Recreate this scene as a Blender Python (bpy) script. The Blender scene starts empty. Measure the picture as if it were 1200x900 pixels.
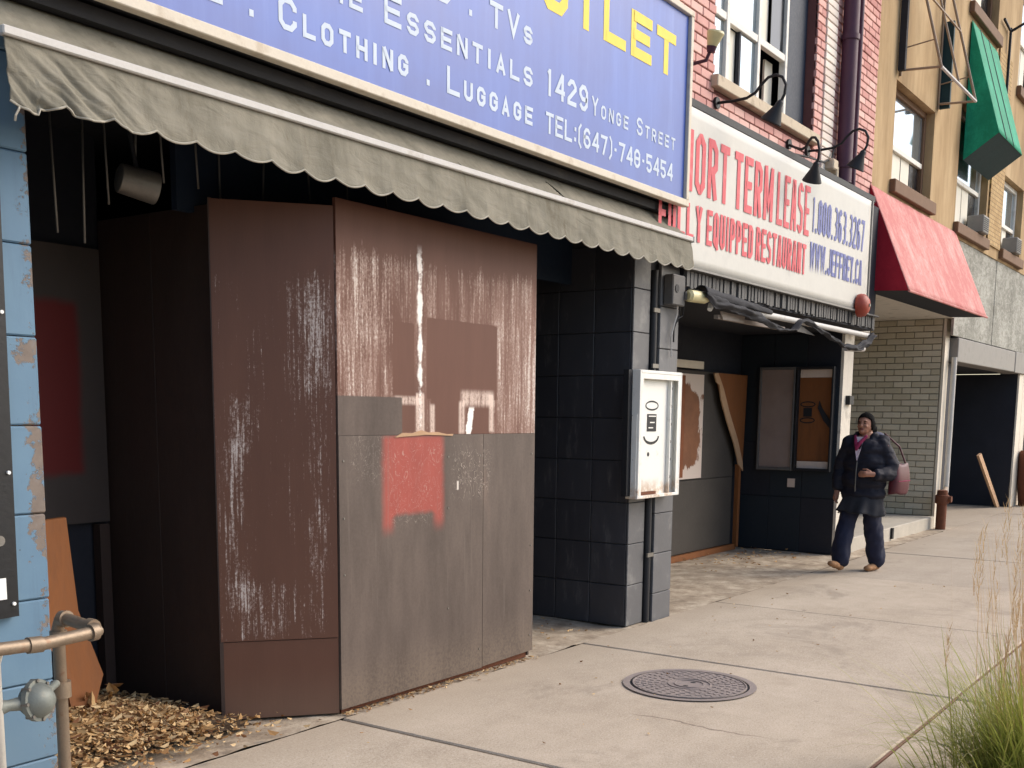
import bpy, bmesh, math, random
from mathutils import Vector, Matrix, noise
random.seed(11)
SC = bpy.context.scene
COL = SC.collection
R = math.radians

# ------------------------------------------------------------------ camera, sky, sun, exposure
YAW, PITCH, ROLL, FPX, CY, EYE = 0.9590, -0.1433, 0.0101, 1286.25, 671.55, 1.55
fw = Vector((math.sin(YAW)*math.cos(PITCH), math.cos(YAW)*math.cos(PITCH), math.sin(PITCH)))
r0 = Vector((math.cos(YAW), -math.sin(YAW), 0)); u0 = r0.cross(fw)
cr, sr = math.cos(ROLL), math.sin(ROLL)
rt = cr*r0 + sr*u0; up = -sr*r0 + cr*u0
cam = bpy.data.cameras.new('camera'); camo = bpy.data.objects.new('camera', cam); COL.objects.link(camo)
camo.matrix_world = Matrix(((rt.x, up.x, -fw.x, 0), (rt.y, up.y, -fw.y, 0), (rt.z, up.z, -fw.z, EYE), (0, 0, 0, 1)))
cam.sensor_width = 36; cam.lens = 36*FPX/1200; cam.shift_y = (CY-450)/1200; cam.clip_start = .05; cam.clip_end = 2000
SC.camera = camo
SUN_EL, SUN_AZ = R(38), math.atan2(.66, -.62)      # azimuth measured from +y towards +x
w = bpy.data.worlds.new('World'); SC.world = w; w.use_nodes = True
nt = w.node_tree; nt.nodes.clear()
sk = nt.nodes.new('ShaderNodeTexSky'); sk.sky_type = 'NISHITA'; sk.sun_disc = False
sk.sun_elevation = SUN_EL; sk.sun_rotation = SUN_AZ; sk.dust_density = 2.5; sk.air_density = 1.0; sk.ozone_density = 1.0
bg = nt.nodes.new('ShaderNodeBackground'); bg.inputs[1].default_value = .15
ow = nt.nodes.new('ShaderNodeOutputWorld')
nt.links.new(sk.outputs[0], bg.inputs[0]); nt.links.new(bg.outputs[0], ow.inputs[0])
sun = bpy.data.lights.new('sun', 'SUN'); sun.energy = 1.05; sun.angle = R(40); sun.color = (1, .93, .83)
suno = bpy.data.objects.new('sun', sun); COL.objects.link(suno)
sd = Vector((math.sin(SUN_AZ)*math.cos(SUN_EL), math.cos(SUN_AZ)*math.cos(SUN_EL), math.sin(SUN_EL)))
suno.rotation_euler = sd.to_track_quat('Z', 'Y').to_euler(); suno.location = (10, -20, 30)
SC.view_settings.view_transform = 'Standard'; SC.view_settings.look = 'None'
SC.view_settings.exposure = 0.86; SC.view_settings.gamma = 1

# ------------------------------------------------------------------ shader helpers
def lin(c):
    f = lambda v: v/12.92 if v <= .04045 else ((v+.055)/1.055)**2.4
    return tuple(f(x/255) for x in c)
class W:
    def __init__(s, g, sock): s.g, s.s = g, sock
    def __add__(s, o): return s.g.m('ADD', s, o)
    __radd__ = __add__
    def __sub__(s, o): return s.g.m('SUBTRACT', s, o)
    def __rsub__(s, o): return s.g.m('SUBTRACT', o, s)
    def __mul__(s, o): return s.g.m('MULTIPLY', s, o)
    __rmul__ = __mul__
class Gr:
    def __init__(s, m):
        m.use_nodes = True; s.t = m.node_tree; s.t.nodes.clear(); s._p = None; s._o = None
    def n(s, k): return s.t.nodes.new(k)
    def put(s, v, sock):
        if isinstance(v, W): s.t.links.new(v.s, sock)
        elif isinstance(v, (tuple, list)):
            v = tuple(v); sock.default_value = v+(1,) if len(sock.default_value) == 4 and len(v) == 3 else v
        else: sock.default_value = v
    def m(s, op, a, b=0.):
        n = s.n('ShaderNodeMath'); n.operation = op; s.put(a, n.inputs[0]); s.put(b, n.inputs[1]); return W(s, n.outputs[0])
    def pos(s):
        if not s._p: s._p = W(s, s.n('ShaderNodeNewGeometry').outputs['Position'])
        return s._p
    def obj(s):
        if not s._o: s._o = W(s, s.n('ShaderNodeTexCoord').outputs['Object'])
        return s._o
    def rnd(s): return W(s, s.n('ShaderNodeObjectInfo').outputs['Random'])
    def isl(s): return W(s, s.n('ShaderNodeNewGeometry').outputs['Random Per Island'])
    def sep(s, v):
        n = s.n('ShaderNodeSeparateXYZ'); s.put(v, n.inputs[0]); return [W(s, o) for o in n.outputs]
    def vm(s, v, k):
        n = s.n('ShaderNodeVectorMath'); n.operation = 'MULTIPLY'; s.put(v, n.inputs[0]); n.inputs[1].default_value = k; return W(s, n.outputs[0])
    def noise(s, v, sc=1., det=5., ro=.6, di=0.):
        n = s.n('ShaderNodeTexNoise'); s.put(v, n.inputs['Vector']); n.inputs['Scale'].default_value = sc
        n.inputs['Detail'].default_value = det; n.inputs['Roughness'].default_value = ro; n.inputs['Distortion'].default_value = di
        return W(s, n.outputs[0])
    def vor(s, v, sc, feat='F1'):
        n = s.n('ShaderNodeTexVoronoi'); n.feature = feat; s.put(v, n.inputs['Vector']); n.inputs['Scale'].default_value = sc
        return W(s, n.outputs[0])
    def ss(s, x, a, b):
        inv = a > b
        if inv: a, b = b, a
        n = s.n('ShaderNodeMapRange'); n.interpolation_type = 'SMOOTHSTEP'
        s.put(x, n.inputs[0]); n.inputs[1].default_value = a; n.inputs[2].default_value = b
        r = W(s, n.outputs[0]); return 1.-r if inv else r
    def rect(s, u, v, u0, u1, v0, v1, e=.01):
        return s.ss(u, u0-e, u0+e)*s.ss(u, u1+e, u1-e)*s.ss(v, v0-e, v0+e)*s.ss(v, v1+e, v1-e)
    def mix(s, f, a, b):
        n = s.n('ShaderNodeMix'); n.data_type = 'RGBA'; n.clamp_factor = True
        s.put(f, n.inputs[0]); s.put(a, n.inputs[6]); s.put(b, n.inputs[7]); return W(s, n.outputs[2])
    def ramp(s, f, stops):
        n = s.n('ShaderNodeValToRGB'); e = n.color_ramp.elements
        while len(e) < len(stops): e.new(.5)
        for el, (p, c) in zip(e, stops): el.position = p; el.color = tuple(c)+(1,)
        s.put(f, n.inputs[0]); return W(s, n.outputs[0])
    def out(s, base, rough=.8, metal=0., h=None, hs=.3, hd=.01, spec=.4, trans=None, sub=None):
        p = s.n('ShaderNodeBsdfPrincipled'); o = s.n('ShaderNodeOutputMaterial')
        s.put(base, p.inputs['Base Color']); s.put(rough, p.inputs['Roughness']); s.put(metal, p.inputs['Metallic'])
        p.inputs['Specular IOR Level'].default_value = spec
        if h is not None:
            b = s.n('ShaderNodeBump'); b.inputs['Strength'].default_value = hs; b.inputs['Distance'].default_value = hd
            s.put(h, b.inputs['Height']); s.t.links.new(b.outputs[0], p.inputs['Normal'])
        sh = p.outputs[0]
        if trans is not None:
            tn = s.n('ShaderNodeBsdfTranslucent'); s.put(trans[0], tn.inputs[0]); mx = s.n('ShaderNodeMixShader'); mx.inputs[0].default_value = trans[1]
            s.t.links.new(sh, mx.inputs[1]); s.t.links.new(tn.outputs[0], mx.inputs[2]); sh = mx.outputs[0]
        s.t.links.new(sh, o.inputs[0])
MATS = {}
def mat(name, fn):
    m = bpy.data.materials.new(name); fn(Gr(m)); MATS[name] = m; return m
def pm(name, c, rough=.75, var=.22, sc=6., dirt=None, metal=0., bump=.15, spec=.4, per=0., st=(1, 1, 1)):
    """painted / plain surface: colour with blotches, fine grain, optional dirt colour and per-object variation"""
    def f(g):
        c1 = lin(c); p = g.vm(g.pos(), st); n = g.noise(p, sc, 6, .62); n2 = g.noise(p, sc*9, 4, .6)
        k = (n-.5)*(2.4*var)+(n2-.5)*(1.2*var)+1.
        if per: k = k*((g.rnd()-.5)*(2*per)+1.)
        hs = g.n('ShaderNodeHueSaturation'); g.put(k, hs.inputs['Value']); hs.inputs['Color'].default_value = c1+(1,)
        b = W(g, hs.outputs[0])
        if dirt: b = g.mix(g.ss(n, .52, .72)*dirt[1], b, lin(dirt[0]))
        g.out(b, g.ss(n2, 0., 1.)*.2+(rough-.1), metal, n2, bump, .006, spec)
    return mat(name, f)

# ------------------------------------------------------------------ mesh helpers
class MB:
    def __init__(s): s.v = []; s.f = []
    def quad(s, *p):
        i = len(s.v); s.v += [tuple(q) for q in p]; s.f.append(tuple(range(i, i+len(p)))); return s
    def box(s, x0, x1, y0, y1, z0, z1):
        i = len(s.v); s.v += [(x, y, z) for z in (z0, z1) for y in (y0, y1) for x in (x0, x1)]
        s.f += [tuple(i+k for k in q) for q in ((0, 2, 3, 1), (4, 5, 7, 6), (0, 1, 5, 4), (2, 6, 7, 3), (0, 4, 6, 2), (1, 3, 7, 5))]; return s
    def cbox(s, x0, x1, y0, y1, z0, z1, c=.004):
        """box with every edge chamfered"""
        bm = bmesh.new(); bmesh.ops.create_cube(bm, size=1)
        for v in bm.verts: v.co = Vector((x0+(v.co.x+.5)*(x1-x0), y0+(v.co.y+.5)*(y1-y0), z0+(v.co.z+.5)*(z1-z0)))
        bmesh.ops.bevel(bm, geom=bm.edges[:], offset=c, segments=1, affect='EDGES'); return s.bm(bm)
    def bm(s, bm):
        i = len(s.v); bm.verts.index_update(); s.v += [tuple(v.co) for v in bm.verts]
        s.f += [tuple(i+v.index for v in f.verts) for f in bm.faces]; bm.free(); return s
    def tube(s, pts, r, n=8, cap=True):
        P = [Vector(p) for p in pts]; rr = r if isinstance(r, (list, tuple)) else [r]*len(P); rings = []; i0 = len(s.v); prev = None
        for k, p in enumerate(P):
            d = (P[min(k+1, len(P)-1)]-P[max(k-1, 0)])
            d = d.normalized() if d.length > 1e-9 else Vector((0, 0, 1))
            a = prev if prev else (Vector((0, 0, 1)) if abs(d.z) < .9 else Vector((1, 0, 0)))
            a = (a-d*a.dot(d)).normalized(); prev = a; b = d.cross(a)
            for j in range(n):
                t = 2*math.pi*j/n; s.v.append(tuple(p+(a*math.cos(t)+b*math.sin(t))*rr[k]))
        for k in range(len(P)-1):
            for j in range(n):
                a, b = i0+k*n+j, i0+k*n+(j+1) % n; s.f.append((a, b, b+n, a+n))
        if cap:
            s.f.append(tuple(i0+j for j in range(n))[::-1]); s.f.append(tuple(i0+(len(P)-1)*n+j for j in range(n)))
        return s
    def poly(s, pts, d):
        """closed polygon (3-D points) extruded by vector d"""
        n = len(pts); i = len(s.v); s.v += [tuple(p) for p in pts]+[tuple(Vector(p)+Vector(d)) for p in pts]
        s.f.append(tuple(range(i, i+n))); s.f.append(tuple(range(i+2*n-1, i+n-1, -1)))
        for k in range(n): a, b = i+k, i+(k+1) % n; s.f.append((a, a+n, b+n, b))
        return s
    def grid(s, fn, nu, nv, skip=None):
        i = len(s.v)
        for a in range(nu+1):
            for b in range(nv+1): s.v.append(tuple(fn(a/nu, b/nv)))
        for a in range(nu):
            for b in range(nv):
                if skip and skip(a/nu, b/nv): continue
                k = i+a*(nv+1)+b; s.f.append((k, k+nv+1, k+nv+2, k+1))
        return s
    def build(s, name, m, parent=None, smooth=False, solid=0., fix=True):
        me = bpy.data.meshes.new(name); off = Vector(parent['_l']) if parent is not None and '_l' in parent else Vector((0, 0, 0))
        me.from_pydata([tuple(Vector(v)-off) for v in s.v], [], s.f)
        if fix:
            b = bmesh.new(); b.from_mesh(me); bmesh.ops.recalc_face_normals(b, faces=b.faces[:]); b.to_mesh(me); b.free()
        if smooth:
            me.polygons.foreach_set('use_smooth', [True]*len(me.polygons))
            if smooth != 'all':
                try: me.set_sharp_from_angle(angle=R(40))
                except Exception: pass
        return link(name, me, m, parent, solid)
def link(name, me, m, parent=None, solid=0.):
    o = bpy.data.objects.new(name, me); COL.objects.link(o)
    if m is not None:
        me.materials.clear(); me.materials.append(MATS[m] if isinstance(m, str) else m)
    if parent is not None:
        o.parent = parent
        if '_l' in parent: o['_l'] = tuple(parent['_l'])
    if solid:
        md = o.modifiers.new('thick', 'SOLIDIFY'); md.thickness = solid; md.offset = 0
    return o
def tag(o, label=None, cat=None, group=None, kind=None):
    if label: o['label'] = label
    if cat: o['category'] = cat
    if group: o['group'] = group
    if kind: o['kind'] = kind
    return o
def thing(name, loc, label, cat, group=None):
    o = bpy.data.objects.new(name, None); COL.objects.link(o); o.location = loc; o['_l'] = tuple(loc); o.empty_display_size = .2
    return tag(o, label, cat, group)
def bx(name, m, parent, *b, c=0.):
    q = MB(); (q.cbox(*b, c) if c else q.box(*b)); return q.build(name, m, parent)
def alone(name, mb, m, label, cat, loc, group=None, smooth=False, solid=0.):
    """a thing that is one mesh: its origin at its base"""
    fake = {'_l': loc}; me = bpy.data.meshes.new(name)
    me.from_pydata([tuple(Vector(v)-Vector(loc)) for v in mb.v], [], mb.f)
    b = bmesh.new(); b.from_mesh(me); bmesh.ops.recalc_face_normals(b, faces=b.faces[:]); b.to_mesh(me); b.free()
    if smooth: me.polygons.foreach_set('use_smooth', [True]*len(me.polygons))
    o = link(name, me, m, None, solid); o.location = loc; return tag(o, label, cat, group)

# stroke lettering: every glyph a few polylines in a unit box
def glyph(ch, w, h, t):
    a, b, c, d = t/2, w-t/2, t/2, h-t/2; q = min(.16*h, (b-a)*.42); mid = h*.5; cx = w/2
    ring = lambda: [(a, c+q), (a, d-q), (a+q, d), (b-q, d), (b, d-q), (b, c+q), (b-q, c), (a+q, c), (a, c+q)]
    B = 0; T = h
    G = {
     'A': [[(a, B), (cx-.0*w, d), (b, B)], [(a+.2*(b-a), h*.3), (b-.2*(b-a), h*.3)]] if w > .5*h else [[(a*.8, B), (cx-.1*w, d), (cx+.1*w, d), (w-a*.8, B)], [(a+.1*w, h*.28), (b-.1*w, h*.28)]],
     'C': [[(b, d-q*1.7), (b, d-q), (b-q, d), (a+q, d), (a, d-q), (a, c+q), (a+q, c), (b-q, c), (b, c+q), (b, c+q*1.7)]],
     'D': [[(a, c), (b-q, c), (b, c+q), (b, d-q), (b-q, d), (a, d)], [(a, B), (a, T)]],
     'E': [[(a, B), (a, T)], [(a, c), (w, c)], [(a, mid), (w*.9, mid)], [(a, d), (w, d)]],
     'F': [[(a, B), (a, T)], [(a, mid), (w*.9, mid)], [(a, d), (w, d)]],
     'G': [[(b, d-q*1.5), (b, d-q), (b-q, d), (a+q, d), (a, d-q), (a, c+q), (a+q, c), (b-q, c), (b, c+q), (b, mid), (cx, mid)]],
     'H': [[(a, B), (a, T)], [(b, B), (b, T)], [(a, mid), (b, mid)]],
     'I': [[(cx, B), (cx, T)]],
     'J': [[(b, T), (b, c+q), (b-q, c), (a+q, c), (a, c+q), (a, c+q*2)]],
     'L': [[(a, T), (a, B)], [(a, c), (w, c)]],
     'M': [[(a, B), (a, T)], [(b, B), (b, T)], [(a, T), (cx, h*.25), (b, T)]],
     'N': [[(a, B), (a, T)], [(b, B), (b, T)], [(a, T), (b, B)]],
     'O': [ring()], '0': [ring()], 'Q': [ring(), [(cx, c+.22*h), (b, -.06*h)]],
     'P': [[(a, B), (a, T)], [(a, d), (b-q, d), (b, d-q), (b, mid+q*.3), (b-q, mid-q*.6), (a, mid-q*.6)]],
     'R': [[(a, B), (a, T)], [(a, d), (b-q, d), (b, d-q), (b, mid+q*.5), (b-q, mid-q*.3), (a, mid-q*.3)], [(cx, mid-q*.3), (b, B)]],
     'S': [[(b, d-q*1.3), (b, d-q), (b-q, d), (a+q, d), (a, d-q), (a, mid+q), (a+q, mid), (b-q, mid), (b, mid-q), (b, c+q), (b-q, c), (a+q, c), (a, c+q), (a, c+q*1.3)]],
     'T': [[(cx, B), (cx, T)], [(0, d), (w, d)]],
     'U': [[(a, T), (a, c+q), (a+q, c), (b-q, c), (b, c+q), (b, T)]],
     'V': [[(a, T), (cx, c), (b, T)]],
     'W': [[(a, T), (w*.28, c), (cx, h*.75), (w*.72, c), (b, T)]],
     'Y': [[(a, T), (cx, mid), (b, T)], [(cx, mid), (cx, B)]],
     '1': [[(cx, B), (cx, T)], [(cx, d), (a, d-q)]],
     '2': [[(a, d-q*1.3), (a, d-q), (a+q, d), (b-q, d), (b, d-q), (b, mid+q), (a, c+q*.8), (a, c), (w, c)]],
     '3': [[(a, d), (b-q, d), (b, d-q), (b, mid+q), (b-q, mid), (b, mid-q), (b, c+q), (b-q, c), (a, c)], [(cx, mid), (b-q, mid)]],
     '4': [[(b-.12*w, B), (b-.12*w, T)], [(b-.12*w, T), (a, h*.32), (w, h*.32)]],
     '5': [[(w, d), (a, d), (a, mid+q*.2), (b-q, mid+q*.2), (b, mid-q), (b, c+q), (b-q, c), (a+q, c), (a, c+q)]],
     '6': [[(b, d-q), (b-q, d), (a+q, d), (a, d-q), (a, c+q), (a+q, c), (b-q, c), (b, c+q), (b, mid-q*.7), (b-q, mid+q*.3), (a, mid+q*.3)]],
     '7': [[(0, d), (b, d), (cx-.1*w, B)]],
     '8': [ring(), [(a, mid), (b, mid)]],
     '9': [[(a, c+q), (a+q, c), (b-q, c), (b, c+q), (b, d-q), (b-q, d), (a+q, d), (a, d-q), (a, mid+q*.7), (a+q, mid-q*.3), (b, mid-q*.3)]],
     '.': [[(cx, 0), (cx, t*1.15)]], ':': [[(cx, h*.12), (cx, h*.12+t*1.1)], [(cx, h*.62), (cx, h*.62+t*1.1)]],
     '(': [[(b, h*1.08), (a, d-q), (a, c+q), (b, -.1*h)]], ')': [[(a, h*1.08), (b, d-q), (b, c+q), (a, -.1*h)]], '-': [[(a, mid), (b, mid)]],
    }
    return G.get(ch, [])
def stroke(mb, pts, t, to3, lift):
    P = [Vector(p) for p in pts]; n = len(P); closed = (P[0]-P[-1]).length < 1e-6; L = []; Rr = []
    for k in range(n):
        pa = P[k-1] if k > 0 else (P[-2] if closed else None); pb = P[k+1] if k < n-1 else (P[1] if closed else None)
        d1 = (P[k]-pa).normalized() if pa is not None else None; d2 = (pb-P[k]).normalized() if pb is not None else None
        if d1 is None: d1 = d2
        if d2 is None: d2 = d1
        nn = Vector((-(d1.y+d2.y), d1.x+d2.x)); nn = nn.normalized() if nn.length > 1e-6 else Vector((-d1.y, d1.x))
        k_ = max(.45, nn.dot(Vector((-d1.y, d1.x)))); off = nn*(t/2/k_); L.append(P[k]+off); Rr.append(P[k]-off)
    for k in range(n-1): mb.quad(to3(Rr[k], lift), to3(Rr[k+1], lift), to3(L[k+1], lift), to3(L[k], lift))
NARROW = {'I': .42, '.': .4, ':': .4, '(': .5, ')': .5, '-': .55, '1': .62, ' ': .55, 'M': 1.25, 'W': 1.35}
def text(parent, m, s, x0, x1, z0, h, t, y, small=.72, gap=.22):
    """letters filling x0..x1 on the plane y, each its own part; lower-case characters become small capitals"""
    ws = [(small if c.islower() else 1.)*NARROW.get(c.upper(), 1.) for c in s]
    unit = (x1-x0)/(sum(ws)+gap*(len(s)-1)); x = x0
    for c, k in zip(s, ws):
        hh = h*small if c.islower() else h; wd = k*unit; mb = MB()
        tt = min(t*(.9 if c.islower() else 1), wd*.40) if c.upper() not in 'I.:' else min(t, unit*.36)
        for j, pl in enumerate(glyph(c.upper(), wd, hh, tt)):
            stroke(mb, pl, tt, lambda p, l, xx=x: (xx+p.x, y-l, z0+p.y), .0008*j)
        if mb.f: mb.build('letter', m, parent, fix=False)
        x += wd+gap*unit

# ------------------------------------------------------------------ materials
def m_concrete(g):
    p = g.pos(); x, y, z = g.sep(p)
    a = g.noise(p, 1.1, 6, .62); b = g.noise(p, 7, 6, .65); c = g.noise(p, 90, 3, .7); tr = g.noise(g.vm(p, (.5, 3.2, 1)), 1.3, 5, .6)
    k = g.ramp(a*.5+b*.3+tr*.2, [(.3, lin((156, 141, 123))), (.47, lin((178, 163, 144))), (.6, lin((190, 175, 156))), (.75, lin((200, 187, 169)))])
    sp = g.noise(p, 190, 2, .6)
    k = g.mix(g.ss(sp, .56, .66)*.4, k, lin((212, 203, 188)))
    k = g.mix(g.ss(sp, .42, .34)*.45, k, lin((110, 98, 86)))
    k = g.mix(g.ss(c, .54, .66)*.5, k, lin((206, 196, 180)))
    k = g.mix(g.ss(c, .42, .3)*.5, k, lin((112, 101, 90)))
    k = g.mix(g.ss(g.vor(p, 5.5), .045, .02)*.8, k, lin((200, 192, 180)))                       # pale gum spots
    k = g.mix(g.ss(g.vor(g.vm(p, (1, 1.3, 1)), 3.1), .03, .015)*.75, k, lin((104, 93, 83)))     # dark spots
    crk = g.m('ABSOLUTE', x-5.02+(g.noise(p, 2.2, 5, .6)-.5)*.22+y*.03)                          # hairline crack across one slab
    k = g.mix(g.ss(crk, .012, .003)*g.ss(y, 2.75, 2.6)*g.ss(y, 1.9, 2.1)*.7, k, lin((105, 92, 80)))
    k = g.mix(g.ss(g.noise(p, 2.7, 5, .7), .58, .75)*.35, k, lin((150, 134, 116)))
    k = g.mix(g.ss(g.vor(g.vm(p, (1, 1, .2)), 1.7), .05, .03)*.6, k, lin((92, 84, 78)))          # old gum and oil
    k = g.mix(g.ss(g.noise(p, .9, 6, .75, .8), .54, .70)*.5, k, lin((134, 122, 108)))
    k = g.mix(g.ss(y+(b-.5)*.5, 3.35, 3.85)*.45, k, lin((158, 142, 122)))                        # grime towards the shopfronts
    k = g.mix((g.rnd()-.3)*.5, k, lin((150, 140, 128)))
    g.out(k, .9, 0, c*.6+b*.4, .25, .006, .25)
mat('concrete', m_concrete)
def m_apron(g):
    p = g.pos(); x, y, z = g.sep(p); b = g.noise(p, 5, 7, .7); c = g.noise(p, 60, 3, .7)
    k = g.ramp(b, [(.32, lin((130, 115, 98))), (.5, lin((166, 151, 132))), (.66, lin((194, 180, 160)))])
    k = g.mix(g.ss(c, .58, .7)*.6, k, lin((120, 104, 88)))
    g.out(k, .93, 0, b+c*.5, .5, .012, .2)
mat('rough_concrete', m_apron)
pm('asphalt', (66, 64, 62), .9, .3, 8, bump=.5)
pm('earth', (78, 62, 46), .95, .4, 10, bump=.8)
pm('joint_brown', (124, 92, 78), .9, .3, 12)
pm('kerb_concrete', (170, 162, 150), .9, .2, 5)

RES = lin((196, 178, 168))
def residue(g, p, st=(24, 24, 2.4)):
    n = g.noise(g.vm(p, st), 1., 7, .75); f = g.noise(g.vm(p, (1, 1, .6)), 75, 5, .78); w_ = g.noise(p, 11, 5, .7, .6)
    return n*.50+f*.42+w_*.08
def m_upper_board(g):
    p = g.pos(); u, _, v = g.sep(p)
    br = g.mix(g.noise(g.vm(p, (4, 4, .8)), 2., 6, .65), lin((84, 50, 38)), lin((104, 68, 54)))
    fine = g.noise(g.vm(p, (46, 46, 2.0)), 1., 7, .74); spk = g.noise(g.vm(p, (1, 1, .6)), 90, 4, .76); rs = fine*.62+spk*.38; big = g.noise(g.vm(p, (2.6, 2.6, .9)), 1., 5, .65); med = g.noise(g.vm(p, (9, 9, 1.4)), 1., 4, .6)
    wgt = (big-.5)*.30+(med-.5)*.26+g.ss(u, 5.15, 5.6)*.06+g.ss(u, 4.5, 4.2)*.03+g.rect(u, v, 4.15, 4.5, 1.9, 2.4, .08)*.06-g.ss(v, 2.30, 2.50)*.22
    clean = g.rect(u, v, 4.72, 5.36, 1.64, 2.06, .012)+g.rect(u, v, 4.44, 4.60, 1.46, 2.02, .012)+g.rect(u, v, 4.76, 5.0, 1.40, 1.7, .02)+g.rect(u, v, 5.08, 5.29, 1.40, 1.60, .01)
    k = g.mix(g.ss(med*.5+big*.3+rs*.3+g.ss(u, 5.1, 5.6)*.1-clean*.4-g.ss(v, 2.25, 2.5)*.3, .46, .68)*.5, br, lin((146, 114, 101)))
    k = g.mix(g.ss(rs+wgt-clean*.4, .52, .61)*.6, k, lin((168, 144, 132)))
    k = g.mix(g.ss(rs+wgt-clean*.5, .61, .67)*.75, k, lin((212, 200, 190)))
    ln = g.rect(u, v, 4.44, 4.66, 1.60, 1.64, .012)+g.rect(u, v, 4.62, 4.69, 1.45, 1.66, .008)+g.rect(u, v, 5.02, 5.33, 1.60, 1.68, .02)+g.rect(u, v, 5.29, 5.33, 1.45, 1.66, .01)+g.rect(u, v, 4.74, 4.78, 1.44, 1.6, .012)+g.rect(u, v, 5.0, 5.05, 1.44, 1.62, .012)
    k = g.mix(ln*g.ss(rs, .34, .56)*.85, k, lin((214, 192, 178)))
    wig = (g.noise(g.vm(p, (1, 1, 9)), 1., 4, .7)-.5)*.04
    gap = g.noise(g.vm(p, (5, 5, 7)), 1., 6, .75)
    st = g.ss(g.m('ABSOLUTE', u-4.655+wig)-(gap-.5)*.06, .024, .008)*g.ss(v, 1.46, 1.5)*g.ss(v, 2.45, 2.36)*g.ss(gap*.5+rs*.5, .42, .52)
    st2 = g.ss(g.m('ABSOLUTE', u-5.11+wig*.9-(v-1.55)*.2)-(g.noise(p, 26, 4, .7)-.5)*.045, .030, .022)*g.ss(v, 1.43, 1.44)*g.ss(v+wig, 1.600, 1.575)
    k = g.mix(st+st2, k, lin((238, 230, 222)))
    grey = g.ss(u+(rs-.5)*.01, 4.512, 4.500)*g.ss(v+(rs-.5)*.012, 1.640, 1.632)*g.ss(rs, .72, .66)
    k = g.mix(grey, k, g.ramp(g.noise(g.vm(p, (3, 3, .7)), 2., 6, .62)*.75+g.noise(p, 60, 4, .7)*.25, [(.3, lin((68, 57, 51))), (.5, lin((85, 73, 66))), (.68, lin((99, 86, 78)))]))
    g.out(k, .62, 0, rs, .18, .004, .35)
mat('brown_board', m_upper_board)
def m_lower_board(g):
    p = g.pos(); u, _, v = g.sep(p)
    n = g.noise(g.vm(p, (3, 3, .7)), 2., 6, .62); f = g.noise(p, 60, 4, .7)
    k = g.ramp(n*.75+f*.25, [(.3, lin((68, 57, 51))), (.5, lin((85, 73, 66))), (.68, lin((99, 86, 78)))])
    k = g.mix(g.ss(n, .6, .78)*.5*g.ss(u, 4.9, 5.4), k, lin((106, 84, 72)))
    k = g.mix(g.ss(v, .36, .02)*(g.ss(f+n*.5, .55, .9)*.6+.1), k, lin((112, 98, 84)))
    wob = (g.noise(p, 9, 3)-.5)*.03
    red = g.ss(u+wob, 4.315, 4.385)*g.ss(u+wob, 4.885, 4.82)*g.ss(v+wob, .88, .99)*g.ss(v, 1.45, 1.41)
    arch = g.ss(v+wob, .99, 1.03)+g.ss(g.m('ABSOLUTE', u-4.60), .14, .21)
    red = g.m('MINIMUM', red*g.m('MINIMUM', arch, 1.), 1.)
    rc = g.mix(g.noise(g.vm(p, (12, 12, 5)), 1., 5, .7), lin((140, 50, 42)), lin((172, 78, 66)))
    k = g.mix(red*(.72+.3*n), k, rc)
    sc = g.noise(g.vm(p, (16, 16, 9)), 1., 2, .5, 2.5); sl = g.ss(g.m('ABSOLUTE', sc-.5), .012, .003)
    zone = g.rect(u, v, 4.95, 5.3, 1.08, 1.36, .06)+g.rect(u, v, 4.4, 4.85, .95, 1.4, .05)*.5+g.rect(u, v, 4.1, 4.4, 1.2, 1.45, .05)*.4
    k = g.mix(sl*zone*.6, k, lin((196, 182, 170)))
    k = g.mix(g.rect(u, v, 4.98, 4.995, 1.12, 1.17, .004)*.9, k, lin((214, 204, 194)))
    drip = g.ss(g.noise(g.vm(p, (30, 30, 1.2)), 1., 3, .6), .62, .72)
    k = g.mix(drip*.22, k, lin((116, 104, 95)))
    g.out(k, .55, 0, f, .12, .004, .4)
mat('grey_board', m_lower_board)
def m_angled(g):
    p = g.pos(); u, _, v = g.sep(p)
    br = g.mix(g.noise(g.vm(p, (3, 3, .6)), 2., 6, .6), lin((82, 51, 38)), lin((104, 69, 53)))
    fine = g.noise(g.vm(p, (85, 85, 3.2)), 1., 6, .72); spk = g.noise(g.vm(p, (1, 1, .7)), 95, 4, .75); rs = fine*.62+spk*.38; big = g.noise(g.vm(p, (6, 6, 1.6)), 1., 5, .65)
    wgt = (big-.5)*.42-.012+g.rect(u, v, 3.86, 4.0, 1.65, 2.3, .07)*.085+g.rect(u, v, 3.60, 3.72, 1.35, 1.62, .05)*.06+g.rect(u, v, 3.60, 3.82, .42, .72, .06)*.085+g.rect(u, v, 3.90, 3.99, .75, 1.6, .04)*.05+g.rect(u, v, 3.57, 3.68, .55, 1.4, .04)*.05-g.ss(v, 2.15, 2.4)*.3-g.ss(v, .42, .4)
    k = g.mix(g.ss(rs+wgt, .56, .64)*.55, br, lin((170, 150, 140)))
    k = g.mix(g.ss(rs+wgt, .62, .68)*.75, k, lin((206, 194, 186)))
    k = g.mix(g.ss(v, .3, 0.)*.4, k, lin((120, 98, 82)))
    g.out(k, .5, 0, rs, .15, .004, .4)
mat('brown_panel', m_angled)
pm('dark_brown_panel', (62, 48, 42), .6, .2, 3, st=(3, 3, .8))
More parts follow.
